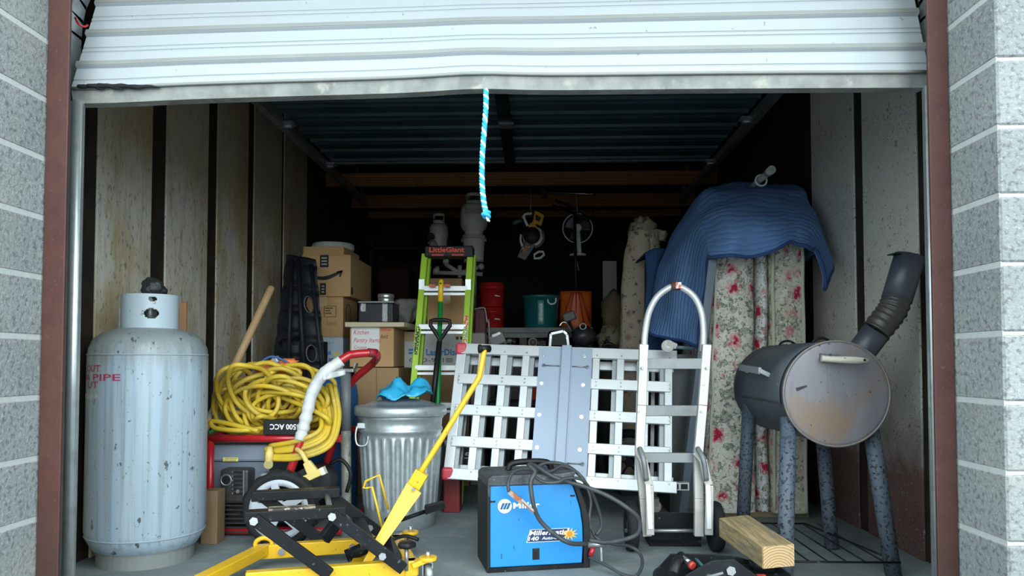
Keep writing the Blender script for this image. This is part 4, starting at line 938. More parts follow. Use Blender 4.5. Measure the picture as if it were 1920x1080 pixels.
# blue jug behind the cord
jb = V((xs(625,4.45),4.45,0))
t = thing('water_jug', 'blue plastic barrel partly hidden behind the yellow cord', 'barrel', jb)
BLP = mat('blue_plastic',(.02,.10,.28),.4); zt = zs(703,4.45)
MB().lathe([(0,.0),(.13,0),(.15,.02),(.15,zt-.12),(.14,zt-.06),(.09,zt-.02),(.04,zt),(0,zt)],jb,32).build('barrel', BLP, t)
MB().cyl(jb+V((0,0,zt)),jb+V((0,0,zt+.03)),.035,16).build('cap', BLACK, t)
# ---- black moulded plastic panels
t = thing('ribbed_plastic_mat', 'tall ribbed black plastic mat with oval holes leaning by the boxes', 'plastic mat', (xs(560,4.8),4.85,0))
PB = mat('moulded_black',(.010,.013,.017),.55,layers=[n_(12,.5,.7,(.018,.022,.027))],spec=.3)
def panel(us, nm, Y, bot, ov):
    (ul,ur,vt),(ul2,ur2,vb) = us
    A,B = P(ul,vt,Y+.12), P(ur,vt+6,Y+.10); Cc,Dd = P(ul2,vb,Y), P(ur2,vb,Y)
    def f(u,v):
        p = A.lerp(B,u).lerp(Cc.lerp(Dd,u),v)
        p.y += .018*math.sin(v*34)*(1 if math.sin(v*34) > 0 else .2)-.02*math.sin(u*PI); return p
    def sk(u,v): return any(((u-a)/ra_)**2+((v-b)/rb_)**2 < 1 for a,b,ra_,rb_ in ov)
    o = MB().grid(f,40,100,False,skip=sk).build(nm, PB, t, solid=.03)
    n = XA.cross(Cc-A).normalized()
    for a,b,ra_,rb_ in ov:
        if ra_ < .15: continue
        m = MB(); m.tube([f(a+ra_*math.cos(k*PI/10),b+rb_*math.sin(k*PI/10))+V((0,-.02,0)) for k in range(20)],.006,6,closed=True); m.build('hole_rim', mat('rim_black',(.05,.055,.06),.4), o)
    return o
panel(((540,566,478),(508,574,725)),'ribbed_sheet',4.80,.0,[(.30,.68,.14,.035),(.72,.66,.14,.035),(.45,.13,.10,.08)])
panel(((560,592,482),(565,614,745)),'ribbed_sheet',4.74,.0,[(.55,.34,.22,.06),(.55,.69,.22,.06)])
for k,(a,b) in enumerate((((560,488,4.80),(574,715,4.72)),((585,496,4.80),(610,720,4.70)),((549,486,4.85),(543,700,4.74)))):
    MB().tube([P(*a)+V((0,-.02,0)),P(*b)+V((0,-.03,0))],.014,8).build('moulded_rib', PB, t)
MB().box((xs(520,4.85),4.86,0),(xs(606,4.85),4.95,zs(640,4.85))).build('folded_base', PB, t)
# ---- cardboard boxes
def carton(name, label, x0, x1, y0, y1, z0, z1, mt, group='cardboard boxes in the left stacks', tape=True, flaps=True):
    t = thing(name, label, 'box', ((x0+x1)/2,(y0+y1)/2,z0), group)
    b = MB().box((x0,y0,z0),(x1,y1,z1-.004)).build('carton_body', mt, t, bevel=.005)
    if flaps:
        ym = (y0+y1)/2
        MB().box((x0+.002,y0+.002,z1-.004),(x1-.002,ym-.003,z1)).build('flap', mt, t)
        MB().box((x0+.002,ym+.003,z1-.004),(x1-.002,y1-.002,z1)).build('flap', mt, t)
    if tape: MB().box(((x0+x1)/2-.03,y0-.001,z1-(z1-z0)*.25),((x0+x1)/2+.03,y0+.002,z1+.001)).build('tape_strip', TAPE, t)
    return t
def face(u0,v0,u1,v1,Y): a, b = P(u0,v0,Y), P(u1,v1,Y); return a.x, b.x, b.z, a.z
x0,x1,z0,z1 = face(566,478,657,556,5.2); ZA = z0
A = carton('shipping_box','brown shipping box with black curved arrow on top of the stack',x0,x1,5.2,5.86,z0,z1,BOX1,tape=False)
# printed smile arrow and tape marks
pp = lambda u,v: P(u,v,5.2-.002)
ar = cr([pp(580,514),pp(596,521),pp(612,521),pp(630,514),pp(640,509)],6); m = MB()
for i in range(len(ar)-1):
    k0 = .004+.010*math.sin(PI*i/(len(ar)-1)); k1 = .004+.010*math.sin(PI*(i+1)/(len(ar)-1)); m.bar(ar[i],ar[i+1],.0012,k0*2,Z,h1=k1*2)
m.build('printed_arrow', INKB, A)
m = MB(); m.bar(pp(631,511),pp(642,508),.0012,.013,Z).bar(pp(641,507),pp(637,519),.0012,.013,XA); m.build('printed_arrowhead', INKB, A)
for u0,v0,u1,v1 in ((600,478,616,501),(600,531,611,553),(657.5,0,0,0)):
    if u0 > 650: continue
    a,b = pp(u0,v0),pp(u1,v1); m = MB(); m.box((a.x,5.1975,b.z),(b.x,5.1995,a.z)); o = m.build('printed_tape', INKB, A)
    for k in range(3):
        z = b.z+(a.z-b.z)*(.2+.25*k); m = MB(); m.box((a.x+.012,5.1968,z),(b.x-.012,5.1974,z+.008)); m.build('tape_print', mat('tape_print_grey%d%d'%(u0,k) if False else 'tape_print_grey',(.45,.45,.45),.5), o)
MB().box((x1+.0005,5.22,z0+.02),(x1+.002,5.26,z0+.07)).build('printed_mark', INKB, A)
xa,xb,_,zf = face(570,463,646,478,5.3)
MB().box((xa,5.28,z1+.0005),(xb,5.75,zf)).build('flat_carton', BOX1, label='flat brown carton lying on the arrow-printed shipping box', cat='box', group='cardboard boxes in the left stacks', bevel=.004)
rc_ = V((xs(623,5.5),5.5,zf+.001))
t = thing('round_lid', 'round pale metal lid lying on top of the tallest box stack', 'lid', rc_)
MB().lathe([(0,.0),(.15,0),(.155,.008),(.155,.042),(.145,.05),(.135,.042),(0,.04)],rc_,40).build('lid_body', mat('pale_lid',(.45,.46,.44),.5), t)
for k in range(6):
    a = -PI/2+(k-2.5)*.5; c = rc_+V((math.cos(a)*.156,math.sin(a)*.156,.03)); MB().ball(c,.005,6).build('lid_rivet', STEEL, t)
x0,x1,z0b,_ = face(598,556,643,632,5.22)
B = carton('moving_box','brown box with printed panel under the arrow-printed shipping box',x0-.12,x1,5.22,5.64,z0b,ZA-.001,BOX1)
a,b = P(608,574,5.218),P(630,594,5.218)
m = MB(); 
for (p,q) in (((a.x,a.z),(b.x,a.z)),((a.x,b.z),(b.x,b.z)),((a.x,a.z),(a.x,b.z)),((b.x,a.z),(b.x,b.z))): m.bar((p[0],5.218,p[1]),(q[0],5.218,q[1]),.003,.003,YA)
m.build('printed_frame', INKB, B)
for k,wd in enumerate((.055,.035,.045)): 
    m = MB(); m.box((a.x+.008,5.2172,a.z-.018-k*.018),(a.x+.008+wd,5.2182,a.z-.012-k*.018)); m.build('printed_line', INKB, B)
text('5702', mat('grey_ink',(.22,.13,.07),.7), P(612,610,5.217), XA, Z, .022, B, width=.075)
m = MB(); m.torus((x1+.001,5.36,(z0b+ZA)/2+.03),XA,.07,.003,24,5); m.build('printed_ring', INKB, B)
x0,x1,z0c,_ = face(604,633,643,692,5.2)
D = carton('appliance_box','white and blue printed appliance box under the moving box',x0-.12,x1,5.2,5.55,z0c,z0b-.001,mat('pale_blue_card',(.5,.58,.64),.6,layers=[n_(7,.5,.62,(.35,.48,.65)),n_(14,.6,.68,(.62,.64,.62))]),tape=False)
text('oil 1', INKBL, P(612,645,5.198), XA, Z, .016, D, width=.05)
for i,(u,v,c) in enumerate(((615,662,(.1,.3,.65)),(631,664,(.7,.65,.25)),(622,675,(.12,.25,.5)))):
    p = P(u,v,5.199); m = MB(); m.box((p.x-.022,5.197,p.z-.014),(p.x+.022,5.199,p.z+.014)); m.build('printed_picture', mat('print_%d'%i,c,.5), D)
for k in range(4): 
    p = P(628,668+k*6,5.1965); m = MB(); m.bar(p,p+V((.05,0,.01)),.002,.008,YA); m.build('printed_stripe', INKB if k%2 else INKW, D)
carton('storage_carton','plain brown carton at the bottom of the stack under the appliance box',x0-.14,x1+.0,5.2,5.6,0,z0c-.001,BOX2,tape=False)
# kitchen box stack
x0,x1,z0k,z1k = face(656,614,738,688,4.9)
K = carton('kitchen_box','brown moving box with a white handwritten kitchen label',x0,x1,4.9,5.42,z0k,z1k,BOX1,tape=False)
a,b = P(659,613,4.897),P(711,667,4.897)
pa = MB().hull([(a.x,4.897,b.z),(b.x,4.897,b.z-.006),(b.x,4.899,b.z-.006),(a.x,4.899,b.z),(a.x,4.897,a.z),(b.x,4.897,a.z-.004),(b.x,4.899,a.z-.004),(a.x,4.899,a.z)]).build('paper_label', PAPER, K)
def script(s_, u, v, wd, h, mt=INKR): text(s_, mt, P(u,v,4.896), XA, Z, h, pa, width=wd, shear=.25, bold=-.002)
script('Kitchen',663,627,.10,.030); script('Pantry Items',663,642,.18,.030); script('Cruise',663,654,.085,.022); script('Kn w',663,664,.08,.022)
text('JumBoxes', INKR, P(714,620,4.898), XA, Z, .012, K, width=.07, bold=.02); text('bot', INKB, P(714,634,4.898), XA, Z, .026, K, width=.045, shear=.2)
x0,x1,zl0,_ = face(666,689,748,760,4.9)
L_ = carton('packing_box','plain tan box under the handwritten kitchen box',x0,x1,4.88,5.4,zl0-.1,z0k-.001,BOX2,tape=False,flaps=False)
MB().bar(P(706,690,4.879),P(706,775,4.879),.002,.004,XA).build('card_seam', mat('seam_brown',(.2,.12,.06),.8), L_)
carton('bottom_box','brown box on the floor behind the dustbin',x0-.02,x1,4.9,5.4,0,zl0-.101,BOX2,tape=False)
xa,xb = xs(646,4.84),xs(760,4.84)
bz = z1k+.001
MB().hull([(xa,4.84,bz),(xb-.01,4.84,bz),(xb+.05,5.38,bz),(xa+.02,5.38,bz),(xa,4.84,bz+.032),(xb-.01,4.84,bz+.03),(xb+.05,5.38,bz+.03),(xa+.02,5.38,bz+.032)]).build('wooden_board', mat('pale_board',(.55,.49,.33),.6), label='pale wooden board lying across the kitchen box', cat='board', bevel=.003)
# black tool case and tin on the board
x0,x1 = xs(671,4.95), xs(736,4.95); z0t, z1t = bz+.034, zs(564,4.95)
t = thing('tool_case', 'black plastic case with shiny tape strips on the pale board', 'case', ((x0+x1)/2,5.05,z0t))
MB().box((x0,4.95,z0t),(x1,5.18,z1t-.012)).build('case_body', mat('case_black',(.012,.015,.018),.4,spec=.3), t, bevel=.008)
MB().box((x0-.002,4.945,z1t-.011),(x1+.006,5.185,z1t)).build('case_lid', mat('case_lid_grey',(.3,.32,.33),.35), t, bevel=.004)
FOIL = mat('crinkled_tape',(.5,.52,.54),.12,.6,bump=.9,bscale=60,bdist=.01)
for u in (681,722):
    a = P(u,566,4.948); m = MB(); m.grid(lambda p,q: V((a.x-.018+.036*p,4.943-.006*noise.noise(V((p*5,q*7,u))),z0t+.005+(z1t-z0t-.02)*(q if u>700 else .55+.45*q))),8,12); m.build('tape_strip', FOIL, t, solid=.001)
tc2 = V((xs(723,5.06),5.06,z1t+.0005))
t = thing('metal_tin', 'round silver tin standing on the black case', 'tin', tc2)
MB().lathe([(0,0),(.052,0),(.054,.004),(.054,.05),(0,.05)],tc2,28).build('tin_body', mat('tin_silver',(.5,.52,.53),.3,.8), t)
MB().lathe([(.0555,.034),(.0565,.04),(.0565,.054),(.052,.058),(0,.056)],tc2,28).build('tin_lid', mat('tin_lid',(.6,.62,.63),.28,.8), t)
# grey cloth bundle right of the case
m = MB(); m.grid(bagf((xs(757,5.25),5.27,bz+.14),.10,.09,.085,4,.45,1.8),28,16,True,True); m.build('cloth_bundle', GREYF, label='grey cloth bundle behind the black case', cat='cloth')
# laser disc box stack
x0,x1,z0l,z1l = face(758,622,880,690,5.3)
LD = carton('disc_player_box','white box with large blue printed lettering behind the green ladder',x0,x1,5.3,5.66,z0l,z1l,mat('white_card',(.58,.60,.60),.65,layers=[n_(4,.5,.7,(.5,.52,.52))]),tape=False)
for a,b in (((758,622),(782,640)),((852,624),(880,634))):
    p,q = P(*a,5.298),P(*b,5.298); MB().box((p.x,5.297,q.z),(q.x,5.299,p.z)).build('tape_flap', mat('brown_tape_flap',(.5,.35,.16),.35), LD)
text('LaserDisc', INKBL, P(799,666,5.297), XA, Z, .044, LD, width=.235, bold=.03)
for k in range(2):
    p,q = P(766,654+k*6,5.297),P(788,658+k*6,5.297); MB().box((p.x,5.2965,q.z),(q.x,5.2985,p.z)).build('blue_stripe', INKBL, LD)
text('CLD-901', INKB, P(767,679,5.297), XA, Z, .030, LD, width=.25, bold=-.005)
for u,v in ((836,672),(836,675),(836,678),(855,636),(863,636)):
    p = P(u,v,5.297); MB().box((p.x,5.2965,p.z-.003),(p.x+(.05 if v>650 else .018),5.298,p.z+(.002 if v>650 else .018))).build('small_print', INKB, LD)
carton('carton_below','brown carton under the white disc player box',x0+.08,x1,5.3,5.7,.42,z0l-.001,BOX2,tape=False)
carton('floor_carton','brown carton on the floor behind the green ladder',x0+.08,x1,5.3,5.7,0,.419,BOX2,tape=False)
x0,x1,_,z1m = face(806,552,872,600,5.36)
M2 = carton('open_carton','brown carton seen between the ladder steps on the white box',x0-.02,x1,5.36,5.64,z1l+.001,z1m,BOX1)
x0,x1,_,z1n = face(803,522,866,540,5.42)
carton('small_carton','small brown carton at the top behind the first ladder step',x0,x1,5.42,5.6,z1m+.001,z1n,BOX2,tape=False)
x0,x1,_,zp = face(880,624,909,660,5.34)
carton('narrow_carton','narrow grey-brown carton right of the white disc player box',x1-.13 if x1-.13 > xs(881,5.3) else xs(882,5.3),x1,5.34,5.75,0,zp,mat('grey_card',(.26,.25,.22),.8),tape=False)
# ---- green fibreglass step ladder
t = thing('step_ladder', 'lime green step ladder with black top cap and red lettering', 'ladder', (xs(815,4.7),4.75,0))
LT, RT = P(797,478,4.95), P(882,478,4.95); LB0, RB0 = P(776,722,4.72), P(866,760,4.70)
def ext(a,b): d = b-a; return a+d*((0-a.z)/d.z)
LF, RF = ext(LT,LB0), ext(RT,RB0)
for a,b in ((LT,LF),(RT,RF)):
    r_ = MB().bar(a,b,.040,.055,YA).build('front_rail', GREENF, t, bevel=.004)
    MB().bar(a+V((.02,.05,0)),b+V((.02,.06,0)),.03,.04,YA).build('inner_rail', mat('lime_shade_%s'%r_.name[-1],(.30,.5,.03),.5), t)
    k = a.lerp(b,.14); MB().bar(k+V((0,-.031,.05)),k+V((0,-.031,-.05)),.036,.004,YA).build('rail_bracket', GALV, r_)
    MB().bar(a+V((0,.16,-.05)),V((b.x,b.y+.55 if False else 5.2,0.0)) if False else b+V((0,.13,0)),.035,.05,YA).build('rear_rail', GREENF, t, bevel=.003)
for f,(va) in ((.2,540),(.4,613),(.6,690),(.78,760),(.92,830)):
    z = zs(va,4.88-.10*f*2); fl = (LT.z-z)/LT.z; a = LT.lerp(LF,fl); b = RT.lerp(RF,fl)
    MB().hull([a+V((.0,-.03,-.016)),b+V((0,-.03,-.016)),b+V((0,.07,-.016)),a+V((0,.07,-.016)),a+V((0,-.03,.02)),b+V((0,-.03,.02)),b+V((0,.07,.02)),a+V((0,.07,.02))]).build('step', ALU, t, bevel=.003)
    MB().bar(a+V((0,-.02,-.035)),b+V((0,-.02,-.035)),.03,.016).build('step_brace', ALU, t)
    if va == 540:
        for uu in (805,833):
            p = P(uu,533,4.82); MB().box((p.x,p.y-.02,z+.005),(p.x+.04,p.y-.012 if False else p.y+.0,z+.022)).build('red_label', mat('label_orange',(.75,.12,.05),.5), t)
cz0, cz1 = zs(482,4.93), zs(461,4.93)
cp = MB().box((xs(796,4.92),4.90,cz0),(xs(887,4.92),5.02,cz1)).build('top_cap', BLACK, t, bevel=.008)
text('LittleGiant', mat('cap_red',(.75,.07,.03),.5), V((xs(804,4.9),4.899,cz0+.032)), XA, Z, .032, cp, width=.235, bold=.03)
for uu in (808,846):
    MB().box((xs(uu,4.89),4.888,cz0+.004),(xs(uu+24,4.89),4.899,cz0+.02)).build('red_latch', RED, cp, bevel=.003)
a = LT.lerp(LF,.42); 
for i,(k0,k1,c) in enumerate(((.26,.31,(.7,.1,.05)),(.31,.36,(.2,.35,.1)),(.36,.41,(.7,.12,.05)),(.41,.45,(.1,.18,.12)))):
    p,q = RT.lerp(RF,k0)+V((0,-.03,0)), RT.lerp(RF,k1)+V((0,-.03,0)); MB().bar(p,q,.026,.002,YA).build('rail_sticker', mat('sticker_%d'%i,c,.5,layers=[n_(90,.52,.56,(.8,.75,.6))]), t)
p,q = LT.lerp(LF,.30)+V((0,-.03,0)), LT.lerp(LF,.42)+V((0,-.03,0)); MB().bar(p,q,.026,.002,YA).build('rail_sticker', mat('sticker_b',(.03,.04,.02),.5,layers=[n_(90,.52,.56,(.6,.8,.2))]), t)
# ---- green-handled tool and black D-grip shovel in front of the ladder
def tool_line(a,b): d=(b-a); return a+d*((.02-a.z)/d.z)
a, b = P(827,524,4.66), P(822,720,4.55); f0 = tool_line(a,b)
t = thing('garden_tool', 'green tool handle with yellow end leaning on the step ladder', 'tool', f0)
MB().tube([a.lerp(f0,.10),f0],.015,12).build('green_shaft', mat('tool_green',(.01,.27,.06),.4), t)
m = MB(); m.tube([a,a.lerp(f0,.01),a.lerp(f0,.105)],[.01,.017,.017],12); ys = m.build('yellow_end', mat('tool_yellow',(.78,.5,.02),.4), t)
c = a.lerp(f0,.02)+V((0,-.016,0)); m = MB(); m.cyl(c,c+V((0,-.003,0)),.006,10); m.build('hang_hole', BLACK, ys)
m = MB(); m.bar(f0+V((-.14,-.0,.0)),f0+V((.02,-.0,.0)),.03,.03); m.build('tool_head', STEEL, t)
a, b = P(824,640,4.52), P(815,722,4.505); f0 = tool_line(a,b)
t = thing('shovel', 'black D-handled shovel leaning on the step ladder', 'shovel', f0)
MB().tube([a,a.lerp(f0,.55)],.017,12).build('shaft', BLACK, t)
g = [P(825,640,4.52),P(818,626,4.52),P(807,610,4.52),P(808,602,4.52),P(815,600,4.52),P(835,600,4.52),P(843,602,4.52),P(844,610,4.52),P(833,626,4.52)]
m = MB(); m.tube(g,.013,10,closed=True); m.build('d_grip', BLACK, t)
s = a.lerp(f0,.55); m = MB(); m.grid(lambda u,v: s.lerp(f0,v)+V(((u-.5)*.22*min(1,.6+v*2),-.03*math.sin(u*PI)-.01,0)),10,8); m.build('blade', STEEL, t, solid=.004)
# ================================================================ RIGHT SIDE
ZM = 1.70
# pallet boards under the mattresses
MB().box((xs(1330,4.3)-.02,4.30,0),(xs(1506,4.3)+.02,6.2,.028)).build('plywood_sheet', mat('plywood',(.26,.2,.11),.8), label='plywood sheet on the floor under the floral mattresses', cat='plywood')
# mattress A (leaning, cream with roses)
t = thing('mattress', 'cream rose-patterned mattress standing on edge, left one of the pair', 'mattress', (xs(1370,4.4),4.9,.03))
def slab(u0t,u1t,u0b,u1b,Y,bul,sd,depth,tilt=0,amp=.012):
    def f(a,b):   # a around the front end + sides, b up
        z = .03+b*(ZM-.03)
        x0 = xs(u0b,Y)+(xs(u0t,Y)-xs(u0b,Y))*b; x1 = xs(u1b,Y)+(xs(u1t,Y)-xs(u1b,Y))*b
        k = a*3
        r = .035
        if k < 1: p = V((x0,Y+depth*(1-k),z))
        elif k < 2:
            q = k-1; p = V((x0+(x1-x0)*q,Y-bul*math.sin(q*PI)**.6,z))
        else: p = V((x1,Y+depth*(k-2),z))
        n = noise.noise(V((p.x*9+sd,p.y*4,z*6)))*amp
        p.y += n; p.x += noise.noise(V((p.x*3,z*5+sd,1)))*amp*.8
        return p
    return f
f = slab(1344,1414,1322,1412,4.30,.05,1.0,1.85)
m = MB(); m.grid(f,60,60); m.add([f(a/12/3+1/3,1) for a in range(13)]+[f(1,1),f(0,1)],[tuple(range(15))]); m.build('mattress_body', FLOR1, t)
m = MB(); m.tube([f(1/3+.012,b/20) for b in range(21)],.008,6); m.build('edge_piping', PIPING, t)
# mattress B (pale, puffy)
t = thing('mattress_topper', 'pale puffy rose-patterned mattress squeezed between cream mattress and box spring', 'mattress', (xs(1428,4.4),4.9,.03))
def fb2(a,b):
    z = .03+b*(ZM-.03); w0, w1 = xs(1417,4.34), xs(1438,4.34)
    lump = .035*(1-abs(math.sin(z*6.2+.4))**.5)
    sh = .02*math.sin(z*3.1)
    q = a
    if q < .3: p = V((w0-sh*.3,4.34+1.7*(1-q/.3),z))
    elif q < .7:
        k = (q-.3)/.4; p = V((w0+(w1-w0)*k-sh*.3,4.33-.055*math.sin(k*PI)**.7+lump,z))
    else: p = V((w1-sh*.3,4.34+1.7*(q-.7)/.3,z))
    return p
m = MB(); m.grid(fb2,50,90); m.build('topper_body', FLOR2, t)
# box spring C with piped edges
t = thing('box_spring', 'rose-patterned box spring with pale piping standing on edge by the wall', 'box spring', (xs(1475,4.4),4.9,.03))
xa,xb = xs(1444,4.27), xs(1507,4.27)
f = slab(1450,1507,1447,1509,4.27,.012,7.0,1.9,amp=.006)
m = MB(); m.grid(f,60,60); m.add([f(a/12/3+1/3,1) for a in range(13)]+[f(1,1),f(0,1)],[tuple(range(15))]); m.build('spring_body', floral('floral_tan',(.72,.66,.52),9), t)
for s in (1/3+.006,2/3-.006):
    m = MB(); m.tube([f(s,b/30)+V((0,-.006,0)) for b in range(31)],.010,8); m.build('edge_piping', PIPING, t)
m = MB(); m.tube([f(1/3+.006+(1/3-.012)*k/10,0)+V((0,-.006,.006)) for k in range(11)],.010,8); m.build('edge_piping', PIPING, t)
# ---- blue quilted moving blanket draped over the top
rows = [  # each row: back -> front, from the left hem over the top to the right hem
 [(1208,610,4.86),(1224,627,4.72),(1265,636,4.52),(1309,652,4.34)],
 [(1222,560,4.88),(1236,565,4.74),(1272,580,4.5),(1314,600,4.30)],
 [(1240,490,4.92),(1250,492,4.75),(1284,505,4.48),(1322,535,4.25)],
 [(1268,425,4.98),(1276,428,4.78),(1300,445,4.45),(1330,484,4.16)],
 [(1300,380,5.0),(1316,362,4.7),(1330,410,4.3),(1338,478,4.08)],
 [(1345,352,5.0),(1358,348,4.72),(1365,400,4.2),(1370,478,4.03)],
 [(1390,349,5.0),(1405,345,4.72),(1405,398,4.18),(1408,482,4.02)],
 [(1430,350,5.0),(1450,346,4.72),(1450,400,4.17),(1446,470,4.02)],
 [(1462,356,4.95),(1488,348,4.7),(1486,405,4.2),(1480,452,4.03)],
 [(1474,372,4.92),(1506,360,4.62),(1512,410,4.22),(1494,460,4.03)],
 [(1484,400,4.85),(1516,390,4.5),(1536,428,4.22),(1518,468,4.04)],
 [(1488,450,4.8),(1528,435,4.42),(1555,468,4.18),(1534,472,4.04)],
 [(1490,500,4.75),(1530,480,4.4),(1560,500,4.16),(1541,545,4.04)],
]
G = [[P(*p) for p in r] for r in rows]
def cat1(a,b,c,d,t_): return ((b*2)+(c-a)*t_+(a*2-b*5+c*4-d)*t_*t_+(b*3-a-c*3+d)*t_**3)*.5
def blk(u,v):
    n, k = len(G)-1, len(G[0])-1
    i = min(int(u*n),n-1); fu = u*n-i
    def row(j):
        g = lambda q: G[min(max(q,0),n)][j]
        return cat1(g(i-1),g(i),g(i+1),g(i+2),fu)
    j = min(int(v*k),k-1); fv = v*k-j; h = lambda q: row(min(max(q,0),k))
    p = cat1(h(j-1),h(j),h(j+1),h(j+2),fv)
    p += V((noise.noise(p*5),noise.noise(p*5+V((7,0,0)))*1.6,noise.noise(p*5+V((0,9,0)))))*.022
    p.y -= .03*math.sin(u*34)*max(0,v-.35)*(1 if .3 < u else .4)
    return p
def quilt(name, c1, c2, scale, dis):
    m = mat(name, c1, .85, layers=[n_(4,.45,.68,c2,.8)])
    nt = m.node_tree; N,L = nt.nodes, nt.links
    uv = N.new('ShaderNodeUVMap'); uv.uv_map = 'UVMap'; w1 = N.new('ShaderNodeTexWave'); w1.bands_direction = 'Y'
    w1.inputs['Scale'].default_value = scale; w1.inputs['Distortion'].default_value = dis; w1.inputs['Detail'].default_value = 1; w1.inputs['Detail Scale'].default_value = 1.2
    L.new(uv.outputs[0], w1.inputs['Vector'])
    pw = N.new('ShaderNodeMath'); pw.operation = 'POWER'; pw.inputs[1].default_value = .35; L.new(w1.outputs['Fac'], pw.inputs[0])
    bp = N.new('ShaderNodeBump'); bp.inputs['Strength'].default_value = .38; bp.inputs['Distance'].default_value = .010
    L.new(pw.outputs[0], bp.inputs['Height']); L.new(bp.outputs[0], N['Principled BSDF'].inputs['Normal']); return m
QB = quilt('blue_quilted_cloth',(.12,.245,.52),(.16,.30,.58),6.5,4.5)
QL = mat('light_blue_lining',(.16,.36,.55),.85,bump=.4,bscale=60)
NU, NV = 110, 60
m = MB(); m.grid(lambda u,v: blk(u,v),NU,NV); m.f = [q[::-1] for q in m.f]
uvl = [(i/NU*2.4, j/NV*1.2) for j in range(NV+1) for i in range(NU+1)]
t = thing('moving_blanket', 'blue quilted moving blanket draped over the mattresses', 'blanket', (xs(1400,4.5),4.5,1.2))
bo = m.build('blanket_cloth', QB, t, solid=.014, norm=False, mat2=QL, uv=uvl)
QD = mat('blanket_binding',(.03,.07,.22),.8)
m = MB(); m.tube([blk(i/80,1) for i in range(81)],.010,6); m.build('hem_binding', QD, t)
m = MB(); m.tube([blk(0,i/20) for i in range(21)],.010,6); m.build('hem_binding', QD, t)
m = MB(); m.tube([blk(1,i/20) for i in range(21)],.010,6); m.build('hem_binding', QD, t)
# pole sticking out above
a,b = P(1446,319,4.35), P(1396,362,4.8)
t = thing('curtain_pole', 'pale pole with a ring sticking out above the blue blanket', 'pole', b)
POL = mat('pole_grey',(.42,.43,.42),.5)
MB().tube([a,b],.019,14).build('pole_tube', POL, t)
d = (b-a).normalized(); MB().tube([a-d*.01,a+d*.05],.025,14).build('end_cap', mat('cap_pale',(.55,.55,.53),.5), t)
MB().cyl(a-d*.012,a-d*.016,.012,12).build('cap_ring', POL, t)
MB().torus(a+d*.16+V((0,0,-.01)),d,.034,.006,24,8).build('curtain_ring', WHITE, t)
# ---- dark steel cabinet and bed rail left of the mattresses
xa, xb = xs(1258,4.3), xs(1318,4.3)
t = thing('steel_cabinet', 'dark grey steel cabinet seen behind the hand truck rails', 'cabinet', ((xa+xb)/2,4.5,0))
CAB = mat('cabinet_dark',(.055,.065,.068),.5,.2,layers=[n_(3,.4,.7,(.08,.09,.09),1,(3,1,.4))])
MB().box((xa,4.36,0),(xb-.02,4.85,.93)).build('cabinet_body', CAB, t, bevel=.004)
MB().box((xa+.012,4.352,.03),(xb-.032,4.36,.90)).build('cabinet_door', CAB, t, bevel=.003)
a,b = P(1337,482,4.12), V((xs(1276,4.15),4.15,0))
t = thing('bed_rail', 'blue-grey steel bed rail leaning beside the mattresses', 'bed rail', b)
BRL = mat('bed_rail_paint',(.07,.10,.13),.4,.3)
MB().bar(a,b,.045,.006,YA).build('rail_face', BRL, t, bevel=.001)
MB().bar(a+V((.02,.02,0)),b+V((.02,.02,0)),.006,.04,YA).build('rail_flange', BRL, t)
c0,c1 = P(1300,654,4.13), P(1262,650,4.10)
lg = MB().tube([c0,c1],.011,10).build('leg_rod', mat('rod_blue',(.10,.17,.22),.4,.3), t)
cw = P(1252,649,4.09); m = MB(); m.lathe([(0,-.011),(.03,-.011),(.035,-.006),(.035,.006),(.03,.011),(0,.011)],cw,24,ax=(.15,1,0)); w_ = m.build('caster_wheel', mat('caster_cream',(.6,.6,.55),.45), lg)
m = MB(); m.cyl(cw+V((0,-.014,0)),cw+V((0,.014,0)),.011,10); m.build('caster_hub', STEEL, lg)
m = MB(); m.bar(cw+V((0,-.015,.02)),P(1268,650,4.09),.03,.012,YA); m.build('caster_fork', mat('caster_white',(.62,.62,.58),.5), lg, bevel=.002)
# small caster standing behind the ramp
cw = P(1228,882,4.40); 
t = thing('bed_frame_leg', 'small cream caster on a steel leg behind the ramp', 'caster', (cw.x,cw.y,0))
m = MB(); m.tube([(cw.x,cw.y,.07),(cw.x,cw.y,.24)],.012,10); m.build('leg_stem', STEEL, t)
m = MB(); m.lathe([(0,-.014),(.032,-.014),(.037,-.008),(.037,.008),(.032,.014),(0,.014)],(cw.x,cw.y,.037),24,ax=(.3,1,0)); m.build('caster_wheel', mat('caster_cream2',(.55,.55,.48),.5), t)
m = MB(); m.box((cw.x-.02,cw.y-.02,.04),(cw.x+.02,cw.y-.016,.09)).box((cw.x-.02,cw.y-.02,.086),(cw.x+.02,cw.y+.02,.092)); m.build('caster_fork', STEEL, t)
